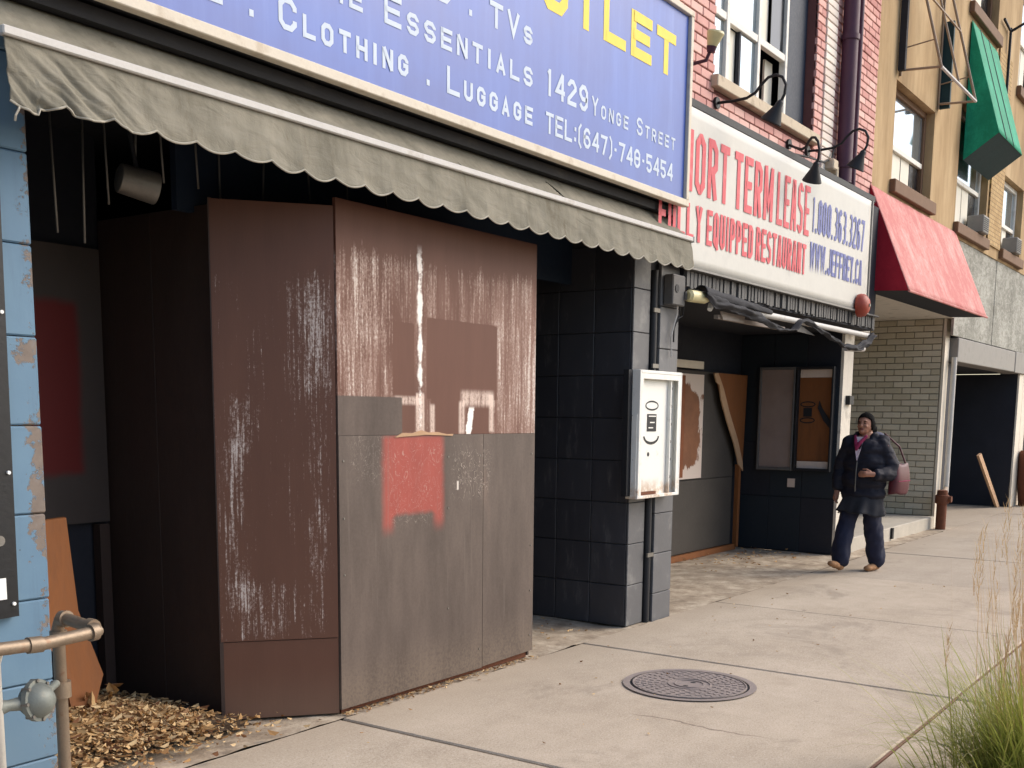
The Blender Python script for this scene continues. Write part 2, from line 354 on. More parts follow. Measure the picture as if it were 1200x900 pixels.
def m_redboard(g):
    p = g.pos(); u, _, v = g.sep(p); n = g.noise(g.vm(p, (3, 3, 1)), 2., 5)
    k = g.mix(n, lin((60, 52, 48)), lin((76, 66, 61))); wob = (g.noise(p, 6, 3)-.5)*.04
    k = g.mix(g.rect(u+wob, v+wob, 3.05, 3.44, 1.22, 2.1, .03), k, lin((104, 28, 24)))
    g.out(k, .6, 0, n, .1, .004)
mat('red_sprayed_board', m_redboard)
def m_bluepaint(g):
    p = g.pos(); u, y, v = g.sep(p); n = g.noise(p, 3, 6, .6); f = g.noise(p, 22, 6, .7)
    k = g.mix(n, lin((82, 110, 134)), lin((108, 138, 158)))
    edge = g.ss(u, 2.30, 2.42)*.11
    patch = g.rect(u, v, 2.31, 2.40, 1.72, 1.82, .03)*.16+g.rect(u, v, 2.36, 2.43, 1.2, 1.5, .05)*.09+g.rect(u, v, 2.34, 2.42, 1.0, 1.2, .04)*.1
    k = g.mix(g.ss(g.noise(g.vm(p, (9, 9, .8)), 1., 5, .7), .52, .7)*.4, k, lin((82, 104, 124)))
    k = g.mix(g.ss(v, .7, 0.)*.35*n, k, lin((96, 92, 86)))
    pe = g.ss(g.noise(p, 9, 8, .78)*.6+f*.4+edge+patch, .615, .65)
    k = g.mix(pe, k, g.mix(f, lin((92, 80, 72)), lin((136, 124, 114))))
    k = g.mix(g.ss(g.vor(p, 14), .06, .035)*.6, k, lin((60, 66, 76)))
    k = g.mix(g.ss(f, .6, .75)*.25, k, lin((96, 128, 160)))
    g.out(k, .6, 0, pe*-1.+f*.3, .5, .004, .35)
mat('peeling_blue_paint', m_bluepaint)
pm('black_board', (24, 25, 28), .45, .2, 4)
pm('sticker_white', (232, 232, 228), .6, .08)
def m_tile(g):
    p = g.pos(); n = g.noise(p, 4, 6, .6); f = g.noise(g.vm(p, (3, 3, .8)), 5, 5, .7)
    k = g.mix(g.rnd()*.5+n*.5, lin((48, 49, 54)), lin((66, 67, 72)))
    k = g.mix(g.ss(f, .55, .75)*.5, k, lin((104, 102, 100)))
    g.out(k, g.ss(f, .3, .8)*.35+.3, 0, n, .08, .004, .45)
mat('black_tile', m_tile)
pm('tile_sheen_grey', (92, 92, 94), .5, .18, 5, dirt=((140, 138, 134), .5), per=.12)  # front pilaster tiles: glossy reflection painted in as a lighter grey
pm('grout', (60, 60, 62), .9, .2)
pm('navy_board', (26, 40, 58), .75, .25, 3)
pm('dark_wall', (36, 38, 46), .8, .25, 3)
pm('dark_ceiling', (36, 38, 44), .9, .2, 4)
pm('cream_wall', (206, 194, 172), .85, .15, 3)
def m_canvas(g):
    p = g.pos(); x, y, z = g.sep(p); n = g.noise(p, 2.4, 6, .65); s_ = g.noise(g.vm(p, (9, 9, 1.2)), 1., 5, .7); f = g.noise(p, 120, 3, .6)
    wr = g.noise(g.vm(p, (3.5, 3.5, 9)), 1.6, 4, .6, 1.6)
    k = g.ramp(n*.5+s_*.5, [(.3, lin((102, 98, 86))), (.48, lin((132, 127, 113))), (.62, lin((149, 143, 128))), (.8, lin((162, 155, 139)))])
    k = g.mix(g.ss(g.noise(g.vm(p, (5, 5, 2)), 1., 6, .7), .57, .72)*.65, k, lin((96, 87, 72)))
    k = g.mix(g.ss(g.noise(g.vm(p, (14, 14, 1)), 1., 5, .75), .58, .74)*.5, k, lin((110, 100, 84)))
    g.out(k, .9, 0, wr*.8+f*.15, .5, .018, .15, trans=(lin((150, 140, 120)), .12))
mat('grey_canvas', m_canvas)
pm('canvas_piping', (160, 154, 140), .85, .15, 20)
pm('white_aluminium', (190, 186, 180), .5, .15, 8, dirt=((150, 140, 126), .5))
pm('dirty_steel', (120, 116, 110), .5, .25, 12, metal=.6)
def m_signblue(g):
    p = g.pos(); x, y, z = g.sep(p); n = g.noise(p, 1.2, 5, .6); s_ = g.noise(g.vm(p, (10, 10, .7)), 1., 4, .6)
    k = g.mix(g.ss(n*.7+s_*.3, .35, .68), lin((50, 80, 158)), lin((70, 102, 180)))
    k = g.mix(g.ss(s_, .55, .8)*.25, k, lin((96, 122, 188)))
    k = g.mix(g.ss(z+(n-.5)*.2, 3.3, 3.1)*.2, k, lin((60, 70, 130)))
    g.out(k, g.ss(n, .2, .8)*.15+.28, 0, n, .05, .01, .5)
mat('sign_blue', m_signblue)
pm('sign_yellow', (226, 196, 40), .5, .1, 10)
pm('sign_pale', (186, 198, 212), .5, .1, 10)
pm('cream_frame', (206, 196, 178), .6, .15, 9, dirt=((158, 138, 112), .5))
pm('black_metal', (26, 27, 31), .6, .25, 8)
pm('weathered_black', (40, 39, 42), .75, .4, 7, dirt=((74, 68, 62), .7), st=(.4, 1, 1))
pm('banner_white', (198, 195, 186), .55, .12, 2.2, dirt=((172, 170, 163), .7))
pm('banner_red', (206, 84, 92), .6, .16, 14, dirt=((220, 130, 132), .5))
pm('banner_blue', (104, 110, 164), .6, .16, 14, dirt=((140, 146, 186), .5))
def m_brick(c1, c2, c3):
    def f(g):
        p = g.pos(); n = g.noise(p, 14, 6, .7); r = g.rnd()
        k = g.ramp(r*.6+n*.4, [(.2, lin(c1)), (.5, lin(c2)), (.8, lin(c3))])
        k = g.mix(g.ss(g.noise(p, 40, 4, .7), .6, .72)*.4, k, lin((120, 86, 80)))
        g.out(k, .85, 0, n, .35, .006, .25)
    return f
mat('pink_brick', m_brick((196, 142, 134), (214, 166, 156), (226, 186, 174)))
mat('white_brick', m_brick((214, 198, 186), (228, 216, 204), (238, 228, 216)))
mat('buff_brick', m_brick((184, 174, 150), (196, 186, 164), (206, 197, 176)))
pm('dark_mortar', (112, 72, 68), .95, .2, 12)
pm('buff_mortar', (142, 136, 121), .95, .2, 12)
def m_brickstuff(g):
    p = g.pos(); n = g.noise(p, 14, 6, .7)
    g.out(g.ramp(g.isl()*.6+n*.4, [(.2, lin((188, 132, 124))), (.5, lin((208, 156, 146))), (.8, lin((222, 176, 164)))]), .85, 0, n, .35, .006, .25)
mat('pink_brick_mass', m_brickstuff)
pm('window_white', (222, 218, 208), .6, .1, 8, dirt=((160, 152, 138), .5))
pm('sill_cream', (196, 180, 156), .8, .15, 8, dirt=((132, 112, 92), .6))
pm('blind_white', (226, 220, 204), .8, .08, 3)
def m_glass(g):
    p = g.pos(); n = g.noise(p, 1.4, 3, .5)
    g.out(g.mix(n, lin((150, 166, 176)), lin((196, 204, 206))), .06, .75, n, .03, .05, .6)
mat('sky_glass', m_glass)
def m_glassd(g):
    p = g.pos(); n = g.noise(p, 3, 4, .6)
    g.out(lin((24, 28, 34)), g.ss(n, .3, .8)*.25+.08, 0, n, .03, .02, .6)
mat('dark_glass', m_glassd)
pm('dark_blue_shutter', (28, 42, 60), .6, .15, 5)
pm('purple_pipe', (74, 40, 58), .55, .2, 8)
pm('orange_ply', (128, 78, 40), .75, .25, 3, dirt=((88, 54, 30), .6), st=(2, 2, .4))
pm('pale_split_wood', (178, 144, 112), .85, .2, 14)
def m_stucco(g):
    p = g.pos(); x, y, z = g.sep(p); n = g.noise(g.vm(p, (2.2, 2.2, .5)), 1., 6, .65); f = g.noise(p, 40, 4, .7)
    k = g.ramp(n, [(.28, lin((134, 110, 80))), (.5, lin((172, 145, 108))), (.72, lin((198, 172, 134)))])
    k = g.mix(g.ss(f, .58, .7)*.25, k, lin((140, 112, 80)))
    g.out(k, .92, 0, f, .3, .006, .2)
mat('tan_stucco', m_stucco)
pm('brown_trim', (116, 88, 66), .8, .2, 8)
def m_fabric(c1, c2):
    def f(g):
        p = g.pos(); n = g.noise(g.vm(p, (1, 1, .45)), 3.2, 7, .72); fi = g.noise(p, 12, 7, .78, 1.2)
        k = g.mix(g.ss(n*.6+fi*.4, .42, .66), lin(c1), lin(c2)); g.out(k, .75, 0, fi, .2, .01, .3)
    return f
mat('red_vinyl_top', m_fabric((186, 108, 103), (210, 160, 151)))
mat('red_vinyl', m_fabric((150, 22, 40), (168, 34, 50)))
mat('green_vinyl', m_fabric((20, 132, 98), (36, 164, 126)))
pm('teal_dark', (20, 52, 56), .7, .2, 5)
pm('rusty_frame', (150, 128, 104), .6, .25, 10)
def m_osb(g):
    p = g.pos(); v = g.noise(g.vm(p, (1, 1, 2.2)), 7, 6, .75, 1.); b = g.noise(p, 1.6, 5, .6)
    k = g.ramp(v*.6+b*.4, [(.32, lin((104, 102, 94))), (.48, lin((146, 144, 134))), (.56, lin((170, 168, 158))), (.7, lin((194, 190, 178)))])
    g.out(k, .9, 0, v, .35, .008, .2)
mat('weathered_plywood', m_osb)
pm('grey_steel', (134, 130, 124), .6, .2, 5, dirt=((104, 100, 94), .5))
pm('dark_teal_shutter', (30, 38, 46), .7, .25, 3)
pm('pale_jamb', (214, 204, 186), .8, .15, 6)
pm('grey_step', (176, 168, 154), .9, .2, 5)
pm('light_plaster', (208, 200, 186), .85, .2, 6, dirt=((150, 142, 130), .7))
def m_white_metal(g):
    p = g.pos(); x, y, z = g.sep(p); n = g.noise(p, 9, 6, .7); f = g.noise(p, 40, 5, .7)
    k = g.mix(g.ss(n, .55, .75)*.6, lin((226, 224, 216)), lin((186, 180, 168)))
    k = g.mix(g.ss(z, 1.12, 1.0)*g.ss(n, .38, .6)*.7, k, lin((170, 128, 82)))
    k = g.mix(g.ss(f, .66, .72)*.7, k, lin((110, 78, 56)))
    g.out(k, .5, 0, f, .15, .003, .4)
mat('worn_white_enamel', m_white_metal)
pm('rust', (104, 62, 42), .9, .35, 16, bump=.6)
def m_iron(g):
    p = g.pos(); n = g.noise(p, 20, 6, .7); f = g.noise(p, 80, 4, .7)
    g.out(g.mix(n, lin((128, 117, 112)), lin((158, 146, 140))), .65, .1, f, .4, .004, .4)
mat('cast_iron', m_iron)
pm('galvanised', (138, 122, 104), .5, .3, 18, metal=.55, dirt=((118, 84, 62), .8))
pm('grey_regulator', (120, 124, 118), .55, .25, 16, metal=.3, dirt=((150, 140, 120), .6))
pm('pale_pipe', (196, 192, 184), .5, .15, 8)
pm('lamp_cream', (206, 196, 150), .4, .1, 10)
pm('bell_red', (150, 62, 44), .5, .25, 20)
pm('black_fabric', (40, 40, 44), .85, .3, 5)
pm('grey_lath', (150, 140, 132), .8, .25, 10)
pm('taupe_board', (64, 59, 54), .7, .2, 4)
pm('rib_grey', (92, 90, 88), .7, .3, 14)
pm('poster_white', (214, 196, 182), .7, .12, 5)
def m_poster(g):
    p = g.pos(); x, y, z = g.sep(p); n = g.noise(p, 5, 6, .7); w_ = g.noise(g.vm(p, (1, 1, .6)), 3.2, 5, .65)
    k = g.mix(g.ss(w_+g.ss(x, 11.2, 10.8)*.2-g.ss(z, 1.75, 1.98)*.3-g.ss(z, 1.1, .9)*.2, .5, .56), lin((206, 190, 178)), g.mix(n, lin((92, 56, 36)), lin((150, 98, 64))))
    g.out(k, .7, 0, n, .1, .004)
mat('stained_poster', m_poster)
pm('poster_brown', (128, 74, 44), .8, .4, 9)
def m_leaf(g):
    g.out(g.ramp(g.isl(), [(0., lin((112, 82, 54))), (.3, lin((164, 128, 86))), (.6, lin((196, 164, 118))), (.85, lin((214, 188, 146))), (.93, lin((120, 82, 56))), (1., lin((88, 60, 44)))]), .85, 0, spec=.2, trans=(lin((190, 140, 70)), .2))
mat('dead_leaf', m_leaf)
def m_grass(g):
    p = g.pos(); x, y, z = g.sep(p)
    k = g.ramp(g.isl(), [(0., lin((94, 108, 44))), (.35, lin((130, 142, 64))), (.7, lin((170, 168, 92))), (1., lin((212, 194, 130)))])
    g.out(k, .6, 0, spec=.3, trans=(lin((170, 178, 84)), .4))
mat('green_blade', m_grass)
def m_stalk(g):
    g.out(g.ramp(g.isl(), [(0., lin((176, 152, 116))), (.5, lin((208, 186, 146))), (.8, lin((196, 170, 134))), (1., lin((156, 128, 98)))]), .8, 0, spec=.2, trans=(lin((210, 170, 120)), .3))
mat('dry_stalk', m_stalk)

# ------------------------------------------------------------------ ground, road, pavement
def struct(name, mb, m): return tag(mb.build(name, m), kind='structure')
struct('ground', MB().quad((-300, -300, -.17), (400, -300, -.17), (400, 300, -.17), (-300, 300, -.17)), 'earth')
struct('road', MB().quad((-200, -14, -.15), (300, -14, -.15), (300, -1.05, -.15), (-200, -1.05, -.15)), 'asphalt')
struct('kerb', MB().cbox(-60, 90, -1.05, -.9, -.2, -.004, .015), 'kerb_concrete')
side = struct('sidewalk', MB().box(-60, 90, -.9, 3.87, -.16, -.03), 'joint_brown')
XE = [-12, -9.6, -7.3, -5.2, -2.8, -.6, 1.65, 3.97, 6.33, 8.48, 10.72, 12.95, 15.2, 17.4, 19.7, 22, 24.2, 26.4, 28.7, 31, 33.3, 35.6, 38, 42, 46]
for i in range(len(XE)-1):
    a, b = XE[i]+.008, XE[i+1]-.008
    dz = random.uniform(-.004, .003)
    MB().cbox(a, b, 1.415, 3.845, -.05, dz, .007).build('slab', 'concrete', side)
    MB().cbox(a+.0, b, -.89, 1.395, -.05, random.uniform(-.004, .003), .007).build('slab', 'concrete', side)
MB().box(-12, 46, 1.399, 1.411, -.05, -.006).build('expansion_strip', 'joint_brown', side)
# rough concrete apron between slabs and shopfronts, reaching into the recesses
def apz(x, y): return -.004+.010*noise.noise(Vector((x*1.7, y*2.3, 1)))+.006*noise.noise(Vector((x*7, y*7, 4)))
q = MB().grid(lambda a, b: (1.6+a*14.4, 3.852+b*2.1, apz(1.6+a*14.4, 3.852+b*2.1)+(.012*(1-b)*0)), 240, 30)
struct('paving', q, 'rough_concrete')
struct('paving', MB().box(16, 46, 3.852, 6.5, -.06, -.004), 'concrete')

# ------------------------------------------------------------------ vacant shop under the blue sign
shop = thing('storefront_building', (2.45, 3.9, 0), 'vacant shop with brown boarded display window beneath the blue sign', 'building')
bx('upper_wall', 'cream_wall', shop, 2.45, 7.66, 3.93, 4.3, 3.0, 9.0)
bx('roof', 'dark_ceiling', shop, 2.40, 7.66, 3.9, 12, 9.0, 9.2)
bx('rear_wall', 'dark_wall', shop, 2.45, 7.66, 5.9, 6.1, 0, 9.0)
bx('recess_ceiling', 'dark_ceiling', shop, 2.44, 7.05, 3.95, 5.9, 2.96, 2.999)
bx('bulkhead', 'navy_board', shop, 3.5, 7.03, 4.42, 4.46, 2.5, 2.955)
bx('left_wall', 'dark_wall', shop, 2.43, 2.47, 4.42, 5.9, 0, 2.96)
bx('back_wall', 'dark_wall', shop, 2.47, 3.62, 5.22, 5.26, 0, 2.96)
bx('back_board', 'red_sprayed_board', shop, 2.75, 3.585, 5.17, 5.19, .96, 2.38)
bx('door_post', 'dark_brown_panel', shop, 3.50, 3.56, 5.14, 5.2, 0, .95)
# boarded display box: two side sheets, two angled sheets, four front sheets
bx('side_board', 'dark_brown_panel', shop, 3.6, 3.618, 4.285, 4.762, .01, 2.53, c=.002)
bx('side_board', 'dark_brown_panel', shop, 3.602, 3.62, 4.766, 5.2, .01, 2.53, c=.002)
A0, A1 = Vector((3.562, 4.268, 0)), Vector((4.012, 3.898, 0)); an = Vector((A1.y-A0.y, -(A1.x-A0.x), 0)).normalized()
for z0, z1, k in ((.012, .408, 0.), (.412, 2.545, .004)):
    a, b = A0+an*k, A1+an*k
    MB().poly([(a.x, a.y, z0), (b.x, b.y, z0), (b.x, b.y, z1), (a.x, a.y, z1)], -an*.018).build('angled_board', 'brown_panel', shop)
MB().poly([(3.556, 4.27, .005), (3.57, 4.259, .005), (3.57, 4.259, 2.55), (3.556, 4.27, 2.55)], (.01, .012, 0)).build('corner_bead', 'dark_brown_panel', shop)
MB().cbox(4.018, 5.775, 3.888, 3.910, 1.4365, 2.585, .001).build('upper_board', 'brown_board', shop)
MB().cbox(4.018, 5.232, 3.886, 3.906, .028, 1.4355, .001).build('lower_board', 'grey_board', shop)
MB().poly([(5.236, 3.887, .034), (5.775, 3.887, .046), (5.775, 3.887, 1.4355), (5.236, 3.887, 1.4355)], (0, .02, 0)).build('lower_board', 'grey_board', shop)
q = MB()                                                             # torn splintered lip along the board joint
pts = [(4.44, 1.42), (4.5, 1.452), (4.58, 1.448), (4.66, 1.468), (4.72, 1.452), (4.80, 1.455), (4.88, 1.438), (4.94, 1.44), (4.93, 1.425), (4.84, 1.43), (4.7, 1.436), (4.58, 1.428), (4.5, 1.424)]
q.poly([(x, 3.880, 1.437+(z-1.437)*.75) for x, z in pts], (0, .008, 0)); q.build('splinter', 'pale_split_wood', shop)
bx('return_board', 'dark_brown_panel', shop, 5.755, 5.773, 3.912, 5.9, .01, 2.56)
bx('lid_board', 'dark_brown_panel', shop, 3.62, 5.755, 4.3, 5.9, 2.50, 2.52)
bx('bottom_rail', 'rust', shop, 4.05, 5.75, 3.92, 3.96, .0, .06)
bx('entrance_door', 'dark_wall', shop, 5.775, 7.05, 5.6, 5.64, 0, 2.96)
for k in range(9):                                                   # screws in the sheets
    for xx in (4.05, 4.9, 5.2, 5.74):
        if random.random() < .6:
            zz = .15+k*.29; MB().tube([(xx, 3.883 if zz < 1.43 else 3.889, zz), (xx, 3.9, zz)], .006, 6).build('screw', 'dirty_steel', shop)
# black tiled pier and pilasters
bx('pier', 'grout', shop, 7.035, 7.655, 3.905, 5.9, 0, 3.0)
bx('pilaster_core', 'grout', shop, 7.375, 7.655, 3.885, 3.90, 0, 2.72)
for i in range(9):
    z0, z1 = .006+i*.306, .306+i*.306
    for j in range(5):
        y0 = 3.912+j*.306
        MB().cbox(7.022, 7.036, y0, y0+.3, z0, z1, .003).build('tile', 'black_tile', shop)
    MB().cbox(7.022, 7.262, 3.892, 3.906, z0, z1, .003).build('tile', 'tile_sheen_grey', shop)
    MB().cbox(7.37, 7.664, 3.862, 3.886, z0-.1, z1-.1, .003).build('tile', 'tile_sheen_grey', shop)
MB().tube([(7.315, 3.892, 0), (7.315, 3.892, 2.6)], .03, 10).build('conduit', 'black_metal', shop, True)
for zc in (.5, 1.9, 2.3): bx('pipe_clip', 'dirty_steel', shop, 7.27, 7.36, 3.858, 3.872, zc, zc+.03)

# ------------------------------------------------------------------ blue pillar on the left
pil = thing('blue_pillar', (2.1, 3.9, 0), 'pillar of peeling light blue painted blocks at the left edge', 'pillar')
zz = -.03
for i, h in enumerate((.22, .31, .325, .33, .335, .33, .335, .33, .34, .36)):
    MB().cbox(1.45, 2.42+random.uniform(-.003, .003), 3.895+random.uniform(-.002, .002), 4.42, zz+.003, zz+h-.001, .006).build('block', 'peeling_blue_paint', pil); zz += h
bx('core', 'rough_concrete', pil, 1.47, 2.40, 3.93, 4.40, 0, 3.0)
bx('upper_wall', 'cream_wall', pil, -8, 2.448, 3.95, 4.3, 3.18, 9.0)
bx('neighbour_front', 'dark_wall', pil, -8, 1.449, 4.0, 4.1, 0, 3.18)
nb = thing('notice_board', (2.0, 3.88, .79), 'black board screwed to the blue pillar with a white sticker', 'notice board')
MB().poly([(1.5, 3.89, .76), (2.268, 3.89, .78), (2.285, 3.89, 2.56), (1.5, 3.89, 2.56)], (0, -.03, 0)).build('panel', 'black_board', nb)
for xx, zz in ((2.248, .83), (2.255, 1.32), (2.262, 1.9), (2.268, 2.5)):
    MB().tube([(xx, 3.852, zz), (xx, 3.862, zz)], .007, 8).build('screw', 'sticker_white', nb)
bx('sticker', 'sticker_white', nb, 2.06, 2.222, 3.857, 3.8585, .85, .93)
MB().tube([(2.205, 3.853, 1.07), (2.205, 3.862, 1.07)], .02, 14).build('badge', 'dirty_steel', nb)

# hangers and spot lamp under the canopy
ORD = 'first second third fourth fifth sixth seventh eighth ninth tenth eleventh twelfth'.split()
for i, (x, z) in enumerate(((2.835, 2.30), (2.965, 2.27), (3.109, 2.46), (3.241, 2.62), (3.399, 2.60), (3.572, 2.60), (3.746, 2.58), (4.01, 2.62), (4.296, 2.66), (4.60, 2.70), (4.92, 2.72))):
    q = MB(); y = 4.38+random.uniform(-.03, .03); e = random.uniform(-.012, .012)
    q.tube([(x-e, y, 2.955), (x, y, (z+2.955)/2), (x+e, y, z)], .0055, 6)
    alone('ceiling_hanger', q, 'dirty_steel', f'{ORD[i]} thin metal ceiling rod from the blue pillar, hanging in the dark recess', 'rod', (x, y, z), 'ceiling rods in the dark recess', True)
sp = thing('spotlight', (3.16, 4.2, 2.53), 'dull metal cylinder spotlight hanging in the dark recess', 'lamp')
ax = Vector((.92, -.30, -.16)).normalized(); c0 = Vector((3.12, 4.2, 2.53))
MB().tube([c0-ax*.085, c0-ax*.08, c0+ax*.08, c0+ax*.082], [.05, .062, .07, .068], 20).build('housing', 'dirty_steel', sp, True)
MB().tube([c0+ax*.0821, c0+ax*.084], [.064, .062], 20).build('lens', 'dark_glass', sp)
MB().tube([c0+Vector((0, 0, .05)), c0+Vector((-.03, 0, .2)), (c0.x-.03, c0.y, 2.96)], .01, 6).build('bracket', 'black_metal', sp)

# ------------------------------------------------------------------ blue fascia sign
sg = thing('shop_sign', (4.9, 3.9, 3.05), 'large blue outlet store sign with yellow and white lettering', 'sign')
bx('box', 'weathered_black', sg, 2.30, 7.43, 3.735, 3.93, 3.06, 4.36)
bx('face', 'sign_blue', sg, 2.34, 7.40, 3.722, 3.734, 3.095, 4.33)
MB().cbox(2.28, 7.445, 3.695, 3.75, 3.045, 3.092, .004).build('frame_rail', 'cream_frame', sg)
MB().cbox(2.28, 7.445, 3.695, 3.75, 4.332, 4.372, .004).build('frame_rail', 'cream_frame', sg)
for a, b in ((2.28, 2.338), (7.402, 7.445)): MB().cbox(a, b, 3.697, 3.748, 3.093, 4.331, .004).build('frame_post', 'cream_frame', sg)
bx('awning_cassette', 'weathered_black', sg, 2.3, 7.44, 3.80, 3.925, 2.99, 3.045)
TY = 3.7205
text(sg, 'sign_yellow', 'OUTLET', 5.19, 7.215, 3.868, .285, .066, TY, gap=.24)
text(sg, 'sign_pale', 'ES . TVs', 4.42, 5.452, 3.622, .132, .026, TY, gap=.32)
text(sg, 'sign_pale', 'Home Essentials', 3.50, 5.458, 3.400, .137, .024, TY, small=.74, gap=.34)
text(sg, 'sign_pale', 'E . Clothing . Luggage', 3.10, 5.462, 3.192, .135, .024, TY, small=.72, gap=.34)
text(sg, 'sign_pale', '1429', 5.605, 6.065, 3.396, .150, .026, TY, gap=.3)
text(sg, 'sign_pale', 'Yonge Street', 6.11, 7.246, 3.398, .110, .0165, TY, small=.74, gap=.42)
text(sg, 'sign_pale', 'TEL:(647)-748-5454', 5.60, 7.222, 3.186, .118, .0205, TY, gap=.24)

# ------------------------------------------------------------------ grey scalloped awning
aw = thing('awning', (4.8, 3.68, 2.58), 'faded grey canvas awning with scalloped valance and white front bar', 'awning')
X0, X1 = 2.215, 7.445
def nz(x, y, z=0.): return noise.noise(Vector((x, y, z)))
def f_can(a, b):
    x = X0+a*(X1-X0); y = 3.865-b*.182; z = 2.992-b*.165
    s = math.sin(b*math.pi); return (x, y, z+s*(-.012+.010*nz(x*2.2+b*2.2, b*2, 3)+.006*nz(x*9+b*5, b*3)))
MB().grid(f_can, 420, 14, lambda a, b: abs(X0+a*(X1-X0)-(5.72+b*.16)) < .014 and .15 < b < .8).build('canopy', 'grey_canvas', aw, 'all', .003)
PER = .1935; NS = 27
def f_val(a, b):
    x = X0+a*(X1-X0); ph = (x-X0)/PER; sc = abs(math.sin(ph*math.pi))
    drop = .194+(.028+.010*nz(math.floor(ph)*3.7, 2))*sc**.85+.006*nz(math.floor(ph)*1.9, 7)*sc+.006*nz(x*1.2, 5)+(.02 if x < X0+.10 else 0.)
    if x > X1-.5: drop -= .016*(x-X1+.5)/.5
    z = 2.802-b*drop
    lf = math.exp(-((x-X0-.22)/.25)**2)                                # gathered folds near the left end
    y = 3.672-.035*b+b*(.016*nz(x*2.1, z*2, 1)+.008*nz(x*5+z*9, z*5, 2)+.003*nz(x*15, z*14, 6))
    y += lf*(b**.6)*(.012*math.sin((x-.25*b)*52+2*nz(x*3, b, 21))+.006*math.sin((x-.3*b)*117+3*nz(x*4, b*2, 23)))
    y += b*(1-b)*.020*nz(x*5+z*14, z*9, 8)+b*.009*(.3-abs(nz(x*4.3-b*1.1, b*1.3, 11)))+b*.006*(.3-abs(nz(x*9+b*2.0, b*2.2, 15)))
    return (x, y, z)
val = MB().grid(f_val, 900, 22).build('valance', 'grey_canvas', aw, 'all', .003)
MB().tube([Vector(f_val(i/700, 1.0))+Vector((0, -.002, 0)) for i in range(701)], .0045, 6).build('valance_piping', 'canvas_piping', val, True)
q = MB(); x0 = f_val(.006, 1.)
q.tube([x0, (x0[0]-.01, x0[1]-.01, x0[2]-.012), (x0[0]-.022, x0[1]-.008, x0[2]-.035), (x0[0]-.02, x0[1], x0[2]-.05)], .004, 5).build('loose_thread', 'canvas_piping', aw)
MB().cbox(X0-.012, X1+.006, 3.652, 3.69, 2.800, 2.832, .005).build('front_bar', 'white_aluminium', aw)
for xx in (2.6, 4.8, 7.1):
    MB().tube([(xx, 3.685, 2.81), (xx, 3.80, 2.90), (xx, 3.9, 2.86)], .014, 6).build('folding_arm', 'black_metal', aw)
bx('end_cap', 'white_aluminium', aw, X1+.007, X1+.016, 3.648, 3.694, 2.796, 2.836)

# ------------------------------------------------------------------ white open meter cabinet on the tiled pier
mc = thing('meter_cabinet', (7.2, 3.86, .96), 'open white metal cabinet with rust mounted on the black tiled pier', 'cabinet')
mx0, mx1, mz0, mz1, my = 6.895, 7.545, .962, 1.872, 3.755
bx('back_plate', 'worn_white_enamel', mc, mx0+.02, mx1-.02, 3.80, 3.82, mz0+.02, mz1-.02)
MB().cbox(mx0, mx0+.02, my, 3.855, mz0, mz1, .003).build('side_panel', 'worn_white_enamel', mc)
MB().cbox(mx1-.018, mx1, my, 3.855, mz0, mz1, .003).build('side_panel', 'worn_white_enamel', mc)
MB().cbox(mx0+.021, mx1-.019, my, 3.855, mz1-.022, mz1, .003).build('top_panel', 'worn_white_enamel', mc)
MB().cbox(mx0+.021, mx1-.019, my, 3.855, mz0, mz0+.022, .003).build('bottom_panel', 'worn_white_enamel', mc)
for b in ((mx0+.021, mx0+.05, my+.001, my+.006, mz0+.023, mz1-.023), (mx1-.06, mx1-.019, my+.001, my+.006, mz0+.023, mz1-.023)): bx('rim', 'worn_white_enamel', mc, *b)
bx('rim', 'worn_white_enamel', mc, mx0+.051, mx1-.061, my+.001, my+.006, mz1-.06, mz1-.023)
bx('divider', 'worn_white_enamel', mc, 7.40, 7.412, 3.772, 3.799, mz0+.023, mz1-.023)
for k in range(6):
    zz = mz0+.14+k*.13; MB().tube([(7.45, 3.79, zz), (7.45, 3.7995, zz)], .012, 8).build('bolt', 'dirty_steel', mc)
MB().box(mx0-.06, mx0-.004, 3.815, 3.858, mz0+.02, mz1).build('mounting_board', 'black_metal', mc)
MB().box(mx0-.010, mx0-.003, 3.77, 3.81, mz0+.02, mz0+.60).build('hinge_strip', 'worn_white_enamel', mc)
q = MB().box(mx0+.06, 7.2, 3.77, 3.799, mz0+.024, mz0+.045); q.build('rusty_debris', 'rust', mc)
def ringy(cx, cz, rx, rz, t, a0, a1, y):
    m = MB(); n = 28
    for i in range(n):
        A, B = a0+(a1-a0)*i/n, a0+(a1-a0)*(i+1)/n
        m.quad(*[(cx+(rx+k)*math.cos(t_), y, cz+(rz+k)*math.sin(t_)) for t_, k in ((A, 0), (B, 0), (B, -t), (A, -t))])
    return m
ringy(7.16, 1.625, .10, .036, .012, 0, 2*math.pi, 3.7985).build('printed_ring', 'black_metal', mc)
q = MB().box(7.09, 7.23, 3.797, 3.7987, 1.44, 1.565); q.build('printed_block', 'black_metal', mc)
for k, zc in enumerate((1.462, 1.50, 1.545)): bx('printed_line', 'worn_white_enamel', mc, 7.11+.02*(k % 2), 7.18+.02*k, 3.7955, 3.7965, zc, zc+.008)
ringy(7.16, 1.405, .12, .06, .02, math.pi*1.0, math.pi*2.0, 3.7985).build('printed_arc', 'black_metal', mc)
MB().tube([(7.12, 3.7982, 1.275), (7.12, 3.7995, 1.275)], .016, 10).build('printed_dot', 'black_metal', mc)
jb = thing('junction_box', (7.5, 3.86, 2.36), 'grey metal junction box with hanging wires at the top of the pier', 'junction box')
MB().cbox(7.40, 7.60, 3.78, 3.858, 2.36, 2.58, .008).build('box', 'rib_grey', jb)
MB().tube([(7.46, 3.775, 2.48), (7.46, 3.785, 2.48)], .03, 12).build('knockout', 'black_metal', jb)
